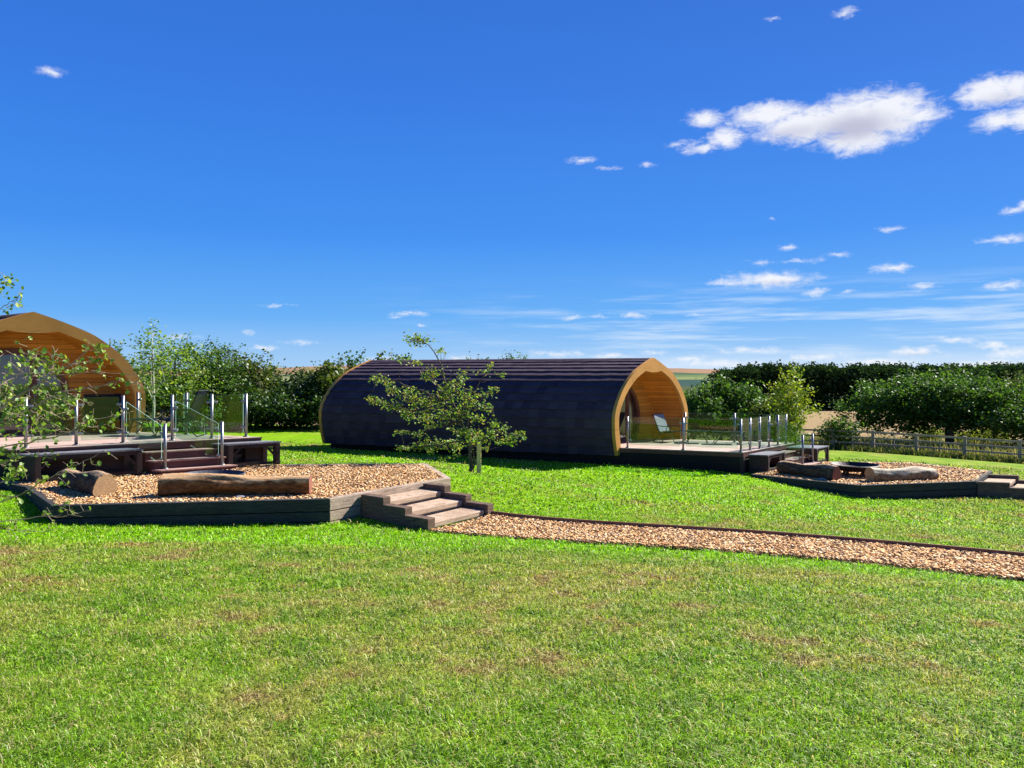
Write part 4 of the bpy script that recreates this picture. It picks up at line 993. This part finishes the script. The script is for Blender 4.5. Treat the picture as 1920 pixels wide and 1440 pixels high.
# conifer wood in the distance: reads as one mass
def conifer_wood():
    pts = []
    for k in range(380):
        Y = npr.uniform(203, 236) if k > 90 else npr.uniform(201, 206)
        px = npr.uniform(1352, 2080); X = (px - 960) / F * Y; zb = g1(X, Y)
        ty = 686 + 9 * math.exp(-((px - 1352) / 40.) ** 2) + npr.normal() * 2.0 + 7 * (float(fnoise(px, 0., 60, 5)) - .5); h = ZC - (ty - HZ) / F * Y - zb
        r = npr.uniform(2.6, 4.6); m = 300; rz = npr.uniform(2.6, 4.2); dd = npr.normal(size=(m, 3)); dd /= np.linalg.norm(dd, axis=1)[:, None]
        q = dd * (npr.uniform(.55, 1.05, m) * (1 + .22 * np.sin(dd[:, 0] * 6 + k) * np.cos(dd[:, 2] * 5 + k)))[:, None] * np.array((r, r * .8, rz))
        m2 = 90; low = np.stack([npr.uniform(-r, r, m2), npr.uniform(-r, r, m2) * .6, npr.uniform(0, max(1., h - rz), m2) - h + rz], -1)
        pts.append(np.concatenate([q, low]) + np.array((X, Y, zb + h - rz)))
    return np.concatenate(pts)
C = conifer_wood()
LEAF['pine'] = [(.022, .05, .018), (.034, .07, .022), (.016, .036, .015), (.045, .085, .026)]
o = leaf_mesh('conifer_wood', C, .72, 'pine', None, M['far_leaf'], flat=.2, asp=.8)
tag(o, 'dark conifer wood filling the distance behind the tan field', 'wood', kind='stuff')

# ------------------------------------------------------------------ the sapling in front of the middle pod
def z6(x, y): return 580 + x / 4.364, 620 + y / 4.364
def sapling():
    Y0 = 20.0; b = atY(887, 892, Y0); b[2] = g1(b[0], b[1]); Ys = (ZC - b[2]) * F / 192.; b = np.array(((887 - 960) / F * Ys, Ys, g1((887 - 960) / F * Ys, Ys))); Y0 = Ys
    root = thing('sapling', 'small leaning sapling with sparse leaves in front of the middle pod', 'tree', b)
    W6 = lambda x, y, dy=0: atY(*z6(x, y), Y0 + dy)
    limbs = [([(1325, 1192), (1322, 1080), (1318, 980), (1290, 860), (1240, 740), (1180, 600), (1120, 440), (1080, 280), (1000, 140), (915, 85)], .058, 0), ([(1345, 1188), (1350, 1090), (1345, 1000), (1350, 940)], .028, .05),
             ([(1315, 960), (1420, 890), (1550, 830), (1720, 865), (1760, 875)], .03, -.35), ([(1240, 740), (1060, 780), (900, 830), (690, 830)], .025, .3),
             ([(1200, 650), (980, 520), (760, 430), (560, 390)], .032, -.3), ([(1260, 780), (1050, 650), (800, 650), (520, 555)], .032, .35), ([(1300, 900), (1100, 930), (900, 950), (740, 970)], .026, -.5),
             ([(1280, 830), (1330, 650), (1420, 540), (1530, 480)], .028, .25), ([(1330, 650), (1440, 610), (1500, 640)], .018, .4), ([(1300, 600), (1400, 420), (1460, 320), (1465, 260)], .017, -.2), ([(1240, 740), (1280, 520), (1230, 400)], .02, .2),
             ([(1320, 1000), (1430, 980), (1540, 955)], .012, .2), ([(1180, 600), (1060, 470), (960, 330), (880, 270)], .02, .25), ([(1120, 440), (1180, 330), (1330, 330)], .012, 0), ([(1310, 1020), (1200, 1020), (1080, 1055)], .01, -.2), ([(1080, 280), (1075, 170)], .01, .1), ([(1400, 420), (1500, 400), (1580, 350)], .008, .1)]
    mb = MB(); allp = []
    for pts, r, dy in limbs:
        P = [W6(x, y, dy * k / (len(pts) - 1)) for k, (x, y) in enumerate(pts)]; m = len(P); H = np.array(P)
        if m > 2:
            tt = np.linspace(0, m - 1, m * 3); a = np.arange(m); H = np.stack([np.interp(tt, a, H[:, i]) for i in range(3)], 1); H[1:-1] += npr.normal(size=(len(H) - 2, 3)) * .014
        mb.tube(list(H), list(np.linspace(r, max(.004, r * .12), len(H))), 7); allp.append(H)
    allp = np.concatenate(allp)
    cl = [(890, 75, 95, 50, 66), (800, 90, 20, 20, 5), (1075, 165, 35, 25, 10), (760, 235, 60, 20, 12), (880, 265, 60, 25, 18), (1010, 345, 80, 50, 38), (960, 390, 40, 20, 10), (560, 400, 80, 38, 34), (640, 430, 40, 20, 10), (680, 485, 60, 40, 26), (820, 480, 60, 30, 14), (820, 540, 90, 55, 46), (500, 548, 26, 20, 8), (560, 580, 60, 30, 22), (680, 625, 90, 42, 40), (810, 690, 55, 55, 34),
          (960, 590, 110, 80, 70), (1100, 560, 110, 80, 60), (1150, 460, 100, 55, 44), (1240, 400, 60, 40, 20), (1300, 520, 80, 60, 36), (1330, 600, 90, 50, 38), (1440, 520, 70, 26, 16), (1510, 478, 40, 28, 16), (1450, 620, 60, 50, 24), (1250, 690, 110, 60, 54), (1100, 700, 80, 60, 40), (950, 720, 80, 45, 34), (1010, 790, 80, 25, 16), (760, 832, 80, 18, 18), (890, 850, 60, 24, 18), (1020, 925, 110, 42, 56), (900, 955, 90, 26, 34), (780, 965, 60, 18, 20), (1180, 935, 100, 50, 50), (1000, 985, 40, 18, 10),
          (1250, 830, 80, 45, 40), (1330, 860, 80, 50, 46), (1390, 900, 70, 40, 30), (1480, 850, 60, 45, 34), (1510, 775, 45, 38, 26), (1600, 800, 45, 40, 16), (1640, 900, 55, 38, 26), (1560, 920, 40, 20, 12), (1700, 850, 55, 34, 28), (1760, 875, 20, 14, 7), (1450, 962, 30, 16, 8), (1100, 1052, 55, 16, 8), (1480, 300, 40, 40, 8), (1420, 340, 50, 30, 8), (1570, 360, 35, 30, 8), (1280, 330, 50, 20, 6), (1390, 730, 70, 40, 20), (1160, 800, 40, 20, 6), (1210, 1020, 40, 10, 6)]
    pts, tint = [], []
    for x, y, rx, ry, n in cl:
        c = W6(x, y, rnd.uniform(-.45, .45)); k = np.argmin(np.linalg.norm(allp - c, axis=1)); s = allp[k]
        if np.linalg.norm(s - c) > .06: mb.tube([s, (s + c) / 2 + np.array((0, 0, .02)), c], [.008, .006, .004], 4)
        n = int(n * 3.0)
        q = c + npr.normal(size=(n, 3)) * np.array((rx, 0, ry))[None] / 4.364 / F * Y0 * .55 + npr.normal(size=(n, 3)) * np.array((0, .16, 0)); pts.append(q)
        for e in q[::4]: mb.tube([c, e], [.004, .002], 3, cap=False)
    mb.build('trunk', M['bark'], root, smooth=True); pts = np.concatenate(pts)
    warm = np.array([abs(p[0] - W6(1250, 0)[0]) for p in pts]) < .75
    leaf_mesh('crown', pts, .072, 'mixed', root, M['leaf'], True)
    ps = np.array(((898 - 960) / F * (Y0 - .12), Y0 - .12, 0)); ps[2] = g1(ps[0], ps[1])
    mb = MB(); mb.beam(ps - (0, 0, .2), ps + (0, 0, .86), .11, .07, up=(0, 1, 0)); tag(mb.build('tree_stake', M['stake'], loc=ps, bevel=.008), 'yellowish wooden stake beside the sapling trunk', 'stake')
sapling()

# ------------------------------------------------------------------ tree outside the frame at left: its branches reach in
def near_tree():
    Yn = 8.2; bx = (-190 - 960) / F * Yn; b = np.array((bx, Yn, g1(bx, Yn)))
    root = thing('foreground_tree', 'nearby tree whose thin leafy branches reach in from the left edge', 'tree', b)
    q = lambda px, py, dy=0: atY(px, py, Yn + dy)
    br = [([(-185, 900), (-110, 840), (-40, 795), (0, 769), (28, 745), (78, 718), (100, 701), (133, 683), (160, 680), (204, 668)], .022, .2), ([(-110, 840), (-40, 805), (0, 787), (28, 776), (58, 768), (83, 751), (125, 734), (160, 729), (215, 715), (242, 716), (263, 722)], .014, -.5),
          ([(-40, 815), (0, 802), (19, 791), (26, 780), (45, 772)], .008, -.7), ([(-150, 890), (-60, 860), (0, 838), (54, 829), (125, 812), (151, 793), (179, 786), (220, 780), (250, 771)], .013, .5),
          ([(-185, 1000), (-80, 960), (0, 940), (39, 926), (67, 910), (112, 884), (155, 866), (194, 844)], .010, -.3), ([(-80, 990), (0, 978), (75, 969), (120, 969), (166, 956)], .006, .1), ([(-120, 1000), (0, 992), (43, 995), (95, 998)], .006, .3),
          ([(-120, 640), (-40, 600), (0, 579), (20, 567), (34, 559)], .006, 0), ([(-90, 560), (-30, 545), (4, 530), (14, 518)], .008, .2), ([(133, 683), (150, 668), (165, 655), (198, 660)], .004, .2), ([(100, 701), (90, 684), (72, 674), (60, 668)], .005, .1), ([(100, 701), (97, 680), (103, 660)], .004, 0),
          ([(100, 703), (150, 700), (200, 699), (262, 703), (300, 690), (340, 681)], .005, .4), ([(58, 768), (75, 780), (110, 800), (140, 810)], .006, -.2), ([(0, 700), (28, 702), (70, 699), (100, 701)], .006, .3), ([(-90, 770), (-30, 740), (10, 717), (25, 735)], .008, .3), ([(83, 751), (110, 748), (130, 757), (150, 765)], .004, 0), ([(125, 734), (150, 750), (175, 757)], .004, .2),
          ([(-60, 900), (0, 870), (30, 858), (60, 852), (100, 858)], .007, .1), ([(-40, 925), (0, 905), (30, 890), (50, 880)], .006, .2), ([(151, 793), (165, 800), (200, 796), (232, 806)], .005, .3), ([(-20, 760), (10, 735), (40, 690), (55, 660)], .006, -.2)]
    mb = MB(); pts = []
    mb.tube([b - (0, 0, .2), b + (0.05, 0, 1.0), q(-185, 800), q(-170, 650), q(-150, 480)], [.08, .07, .055, .035, .012], 8)
    for P, r, dy in br:
        H = np.array([q(x, y, dy * k / (len(P) - 1)) for k, (x, y) in enumerate(P)]); m = len(H); tt = np.linspace(0, m - 1, m * 4); a = np.arange(m); H = np.stack([np.interp(tt, a, H[:, i]) for i in range(3)], 1)
        H[1:-1] += npr.normal(size=(len(H) - 2, 3)) * .006; mb.tube(list(H), list(np.linspace(r, .0022, len(H))), 6)
        for k in range(2, len(H)):
            if H[k][0] < -5.8: continue
            dens = 1.0
            for s in range(rnd.randrange(0, 3)):
                L = rnd.uniform(.05, .17); dd = npr.normal(size=3) * np.array((1, .8, .8)) + np.array((.5, 0, .15)); dd /= np.linalg.norm(dd); e = H[k] + dd * L
                mb.tube([H[k], (H[k] + e) / 2 + npr.normal(size=3) * .01, e], [.0028, .0022, .0014], 4, cap=False)
                nl = rnd.randrange(0, 4)
                for w in range(nl): pts.append(H[k] + dd * L * rnd.uniform(.35, 1.05) + npr.normal(size=3) * .018)
    # extra leafy mass near the frame edge
    for k in range(125):
        c = q(rnd.uniform(-10, 130), rnd.gauss(752, 42), rnd.uniform(-.6, .6)); dd = npr.normal(size=3); dd /= np.linalg.norm(dd); e = c + dd * rnd.uniform(.06, .2)
        mb.tube([c, (c + e) / 2 + npr.normal(size=3) * .01, e], [.003, .0025, .0015], 4, cap=False)
        for w in range(3): pts.append(c + (e - c) * rnd.uniform(.1, 1.1) + npr.normal(size=3) * .02)
    for cx, cy, n in ((8, 528, 22), (18, 568, 5), (30, 560, 5), (10, 850, 30), (20, 890, 25), (35, 880, 15)):
        for w in range(n): pts.append(q(cx + rnd.gauss(0, 9), cy + rnd.gauss(0, 9), rnd.uniform(-.1, .3)))
    mb.build('trunk', M['twig'], root, smooth=True)
    leaf_mesh('crown', np.array(pts), .05, 'fresh', root, M['leaf'], True, flat=.1, asp=.75)
near_tree()

# dock stalk by the sleeper steps
def dock():
    p = atY(919, 948, 14.4); p[2] = g1(p[0], p[1]); root = thing('dock_weed', 'thin dry dock stalk standing in the grass by the sleeper steps', 'weed', p)
    mb = MB(); mb.tube([p - (0, 0, .03), p + np.array((.01, 0, .2)), p + np.array((.035, 0, .42))], [.006, .005, .003], 5); mb.tube([p + np.array((.01, 0, .2)), p + np.array((-.03, .01, .36))], [.004, .002], 4); mb.build('stalk', M['edging'], root)
    C = p + np.array((.035, 0, .40)) + npr.normal(size=(34, 3)) * np.array((.035, .02, .02)); LEAF['dry'] = [(.2, .12, .05), (.16, .16, .04)]; leaf_mesh('seed_head', C, .03, 'dry', root, M['leaf'])
dock()

# ------------------------------------------------------------------ light, sky
EL, AZ = 37.0, 56.0                                             # azimuth clockwise from +Y
s_dir = Vector((math.cos(R(EL)) * math.sin(R(AZ)), math.cos(R(EL)) * math.cos(R(AZ)), math.sin(R(EL))))
sun = bpy.data.lights.new('sun', 'SUN'); sun.energy = 5.0; EXPO = 1.3; sun.angle = R(.5); sun.color = (1, .955, .87)
so = bpy.data.objects.new('sun', sun); COL.objects.link(so); so.rotation_euler = s_dir.to_track_quat('Z', 'Y').to_euler(); so.location = (20, 20, 30)

w = bpy.data.worlds.new('World'); S.world = w; w.use_nodes = True; nt = w.node_tree; nt.nodes.clear()
class WN(NT):
    def __init__(s): s.t = nt
T = WN(); out = T.n('ShaderNodeOutputWorld'); bg = T.n('ShaderNodeBackground'); T.l(bg.outputs[0], out.inputs[0])
sky = T.n('ShaderNodeTexSky', sky_type='NISHITA', sun_disc=False, sun_elevation=R(EL), sun_rotation=R(AZ), air_density=1.0, dust_density=.3, ozone_density=3.0)
tc = T.n('ShaderNodeTexCoord'); sp = T.n('ShaderNodeSeparateXYZ'); T.l(tc.outputs['Generated'], sp.inputs[0])
az = T.math('ARCTAN2', sp.outputs[0], sp.outputs[1]); el = T.math('ARCSINE', sp.outputs[2])
U = T.math('MULTIPLY', az, F); Vv = T.math('MULTIPLY', el, F)
cb = T.n('ShaderNodeCombineXYZ'); T.l(U, cb.inputs[0]); T.l(Vv, cb.inputs[1])
# clear sky: Nishita deepened, paler to the horizon
ramp = T.ramp(T.math('DIVIDE', el, math.pi / 2, clamp=True), [(0.0, (.40, .66, .98)), (.045, (.115, .43, .97)), (.11, (.040, .28, .92)), (.22, (.030, .195, .80)), (.36, (.022, .145, .63)), (1.0, (.012, .06, .35))])
nis = T.mix(1.0, sky.outputs[0], (.1, .1, .1), 'MULTIPLY')
base = T.mix(.9, nis, ramp)
# clouds (direction based)
wv = T.n('ShaderNodeTexNoise'); wv.inputs['Scale'].default_value = .022; wv.inputs['Detail'].default_value = 6; wv.inputs['Roughness'].default_value = .62; T.l(cb.outputs[0], wv.inputs['Vector'])
wm = T.n('ShaderNodeVectorMath', operation='SUBTRACT'); T.l(wv.outputs['Color'], wm.inputs[0]); wm.inputs[1].default_value = (.5, .5, .5)
ws = T.n('ShaderNodeVectorMath', operation='MULTIPLY'); T.l(wm.outputs[0], ws.inputs[0]); ws.inputs[1].default_value = (34, 20, 0)
wp = T.n('ShaderNodeVectorMath', operation='ADD'); T.l(cb.outputs[0], wp.inputs[0]); T.l(ws.outputs[0], wp.inputs[1])
CL = [(1440, 213, 85, 22), (1520, 232, 120, 32), (1605, 225, 105, 48), (1660, 215, 90, 42), (1610, 258, 85, 26), (1720, 218, 66, 16), (1325, 223, 42, 15), (1362, 258, 42, 20), (1312, 276, 44, 12), (1275, 268, 26, 7), (1435, 258, 20, 7),
      (1855, 172, 62, 26), (1905, 168, 40, 22), (1872, 226, 48, 16), (1915, 222, 40, 20), (1902, 397, 28, 8), (1888, 448, 50, 9), (1918, 385, 16, 10), (1448, 412, 9, 4), (1670, 430, 26, 6), (1475, 467, 24, 6), (1425, 491, 28, 6), (1500, 488, 40, 5), (1572, 477, 30, 6),
      (1450, 524, 90, 16), (1370, 531, 52, 8), (1672, 503, 42, 10), (1530, 548, 30, 8), (1590, 548, 20, 5), (1730, 538, 34, 7), (1890, 535, 50, 8), (1090, 300, 32, 6), (1140, 313, 28, 5), (1215, 310, 24, 5), (95, 133, 32, 9), (520, 572, 38, 4), (765, 587, 46, 6), (740, 593, 20, 3), (472, 623, 22, 5), (565, 643, 40, 6), (490, 653, 34, 6), (1072, 596, 22, 6), (1118, 595, 20, 4), (1190, 590, 36, 6), (1305, 591, 20, 4), (1585, 25, 24, 9), (1445, 33, 16, 4), (790, 610, 14, 3),
      (1050, 663, 66, 7), (1150, 668, 50, 6), (1228, 661, 30, 7), (1400, 657, 74, 7), (1530, 671, 74, 8), (1720, 662, 62, 11), (1790, 636, 56, 7), (1860, 648, 42, 9), (1905, 664, 60, 11), (1650, 680, 90, 9), (1290, 672, 44, 8), (1360, 682, 90, 8), (860, 672, 60, 6), (720, 672, 50, 6), (330, 633, 44, 6), (1860, 684, 120, 8), (1100, 684, 120, 6), (-300, 200, 120, 40), (2300, 300, 160, 50), (2500, 560, 200, 30)]
acc = None; accs = None
for i, (px, py, hw, hh) in enumerate(CL):
    a = math.atan2(px - 960, F) * F; e = math.atan2(HZ - py, math.hypot(F, px - 960)) * F
    s1 = T.n('ShaderNodeVectorMath', operation='SUBTRACT'); T.l(wp.outputs[0], s1.inputs[0]); s1.inputs[1].default_value = (a, e, 0)
    s2 = T.n('ShaderNodeVectorMath', operation='MULTIPLY'); T.l(s1.outputs[0], s2.inputs[0]); f = math.cos(math.atan2(px - 960, F)) ; s2.inputs[1].default_value = (1 / (hw * f * 1.02), 1 / (hh * 1.1), 0)
    s3 = T.n('ShaderNodeVectorMath', operation='LENGTH'); T.l(s2.outputs[0], s3.inputs[0])
    v = T.math('SUBTRACT', 1.12, s3.outputs['Value']); v = T.math('MULTIPLY', v, min(1.0, .24 + .76 * hh / 24))
    if acc is None: acc = v
    else:
        m_ = T.n('ShaderNodeMath', operation='SMOOTH_MAX'); T.l(acc, m_.inputs[0]); T.l(v, m_.inputs[1]); m_.inputs[2].default_value = .13; acc = m_.outputs[0]
nz = T.n('ShaderNodeTexNoise'); nz.inputs['Scale'].default_value = .05; nz.inputs['Detail'].default_value = 9; nz.inputs['Roughness'].default_value = .66; nz.inputs['Distortion'].default_value = .5
mp = T.n('ShaderNodeMapping'); mp.inputs['Scale'].default_value = (.75, 1.5, 1); T.l(cb.outputs[0], mp.inputs[0]); T.l(mp.outputs[0], nz.inputs['Vector'])
dn = T.math('ADD', acc, T.math('MULTIPLY', T.math('SUBTRACT', nz.outputs['Fac'], .5), 1.2))
mr = T.n('ShaderNodeMapRange', interpolation_type='SMOOTHSTEP'); mr.inputs['From Min'].default_value = .03; mr.inputs['From Max'].default_value = .80; T.l(dn, mr.inputs['Value'])
# thin streaks low on the right
m2 = T.n('ShaderNodeMapping'); m2.inputs['Scale'].default_value = (.0035, .05, 1); m2.inputs['Rotation'].default_value = (0, 0, R(-9)); T.l(cb.outputs[0], m2.inputs[0])
n2 = T.n('ShaderNodeTexNoise'); n2.inputs['Scale'].default_value = 1.0; n2.inputs['Detail'].default_value = 5; n2.inputs['Roughness'].default_value = .6; T.l(m2.outputs[0], n2.inputs['Vector'])
def mrange(v, a, b, c=0, d=1):
    m = T.n('ShaderNodeMapRange', interpolation_type='SMOOTHSTEP'); m.inputs['From Min'].default_value = a; m.inputs['From Max'].default_value = b; m.inputs['To Min'].default_value = c; m.inputs['To Max'].default_value = d; T.l(v, m.inputs['Value']); return m.outputs[0]
st = T.math('MULTIPLY', mrange(n2.outputs['Fac'], .45, .68), T.math('MULTIPLY', mrange(Vv, 185, 100), T.math('MULTIPLY', mrange(Vv, 15, 50), mrange(U, -350, 350))))
lowhaze = T.math('MULTIPLY', mrange(Vv, 48, 8), T.math('MULTIPLY', mrange(U, -260, 250), .6))
base = T.mix(T.math('MULTIPLY', st, .62), base, (.72, .85, 1.0))
base = T.mix(lowhaze, base, (.76, .87, 1.0))
shade = None
for px, py, hw, hh, k in ((1600, 240, 105, 34, 1.0), (1490, 248, 85, 20, .6), (1880, 184, 50, 16, .5), (1720, 668, 50, 8, .5), (1455, 532, 70, 10, .35)):
    a = math.atan2(px - 960, F) * F; e = math.atan2(HZ - py, math.hypot(F, px - 960)) * F
    s1 = T.n('ShaderNodeVectorMath', operation='SUBTRACT'); T.l(wp.outputs[0], s1.inputs[0]); s1.inputs[1].default_value = (a, e, 0)
    s2 = T.n('ShaderNodeVectorMath', operation='MULTIPLY'); T.l(s1.outputs[0], s2.inputs[0]); s2.inputs[1].default_value = (1 / hw, 1 / hh, 0)
    s3 = T.n('ShaderNodeVectorMath', operation='LENGTH'); T.l(s2.outputs[0], s3.inputs[0]); v = mrange(s3.outputs['Value'], 1.0, .1, 0, k)
    shade = v if shade is None else T.math('MAXIMUM', shade, v)
ccol = T.mix(shade, (.95, .96, 1.0), (.56, .57, .70))
final = T.mix(T.math('MULTIPLY', mr.outputs[0], .94), base, ccol)
T.l(final, bg.inputs[0]); bg.inputs[1].default_value = 1.0 / 2 ** EXPO

# ------------------------------------------------------------------ camera, render settings
cam = bpy.data.cameras.new('camera'); co = bpy.data.objects.new('camera', cam); COL.objects.link(co)
co.location = (0, 0, ZC); co.rotation_euler = (R(90), 0, 0); cam.sensor_fit = 'HORIZONTAL'; cam.sensor_width = 36; cam.lens = 36 * F / 1920
cam.shift_y = -(720 - HZ) / 1920; cam.clip_start = .1; cam.clip_end = 8000; S.camera = co
S.view_settings.view_transform = 'Standard'; S.view_settings.look = 'None'; S.view_settings.exposure = EXPO; S.view_settings.gamma = 1
S.cycles.transparent_max_bounces = 32; S.cycles.max_bounces = 8
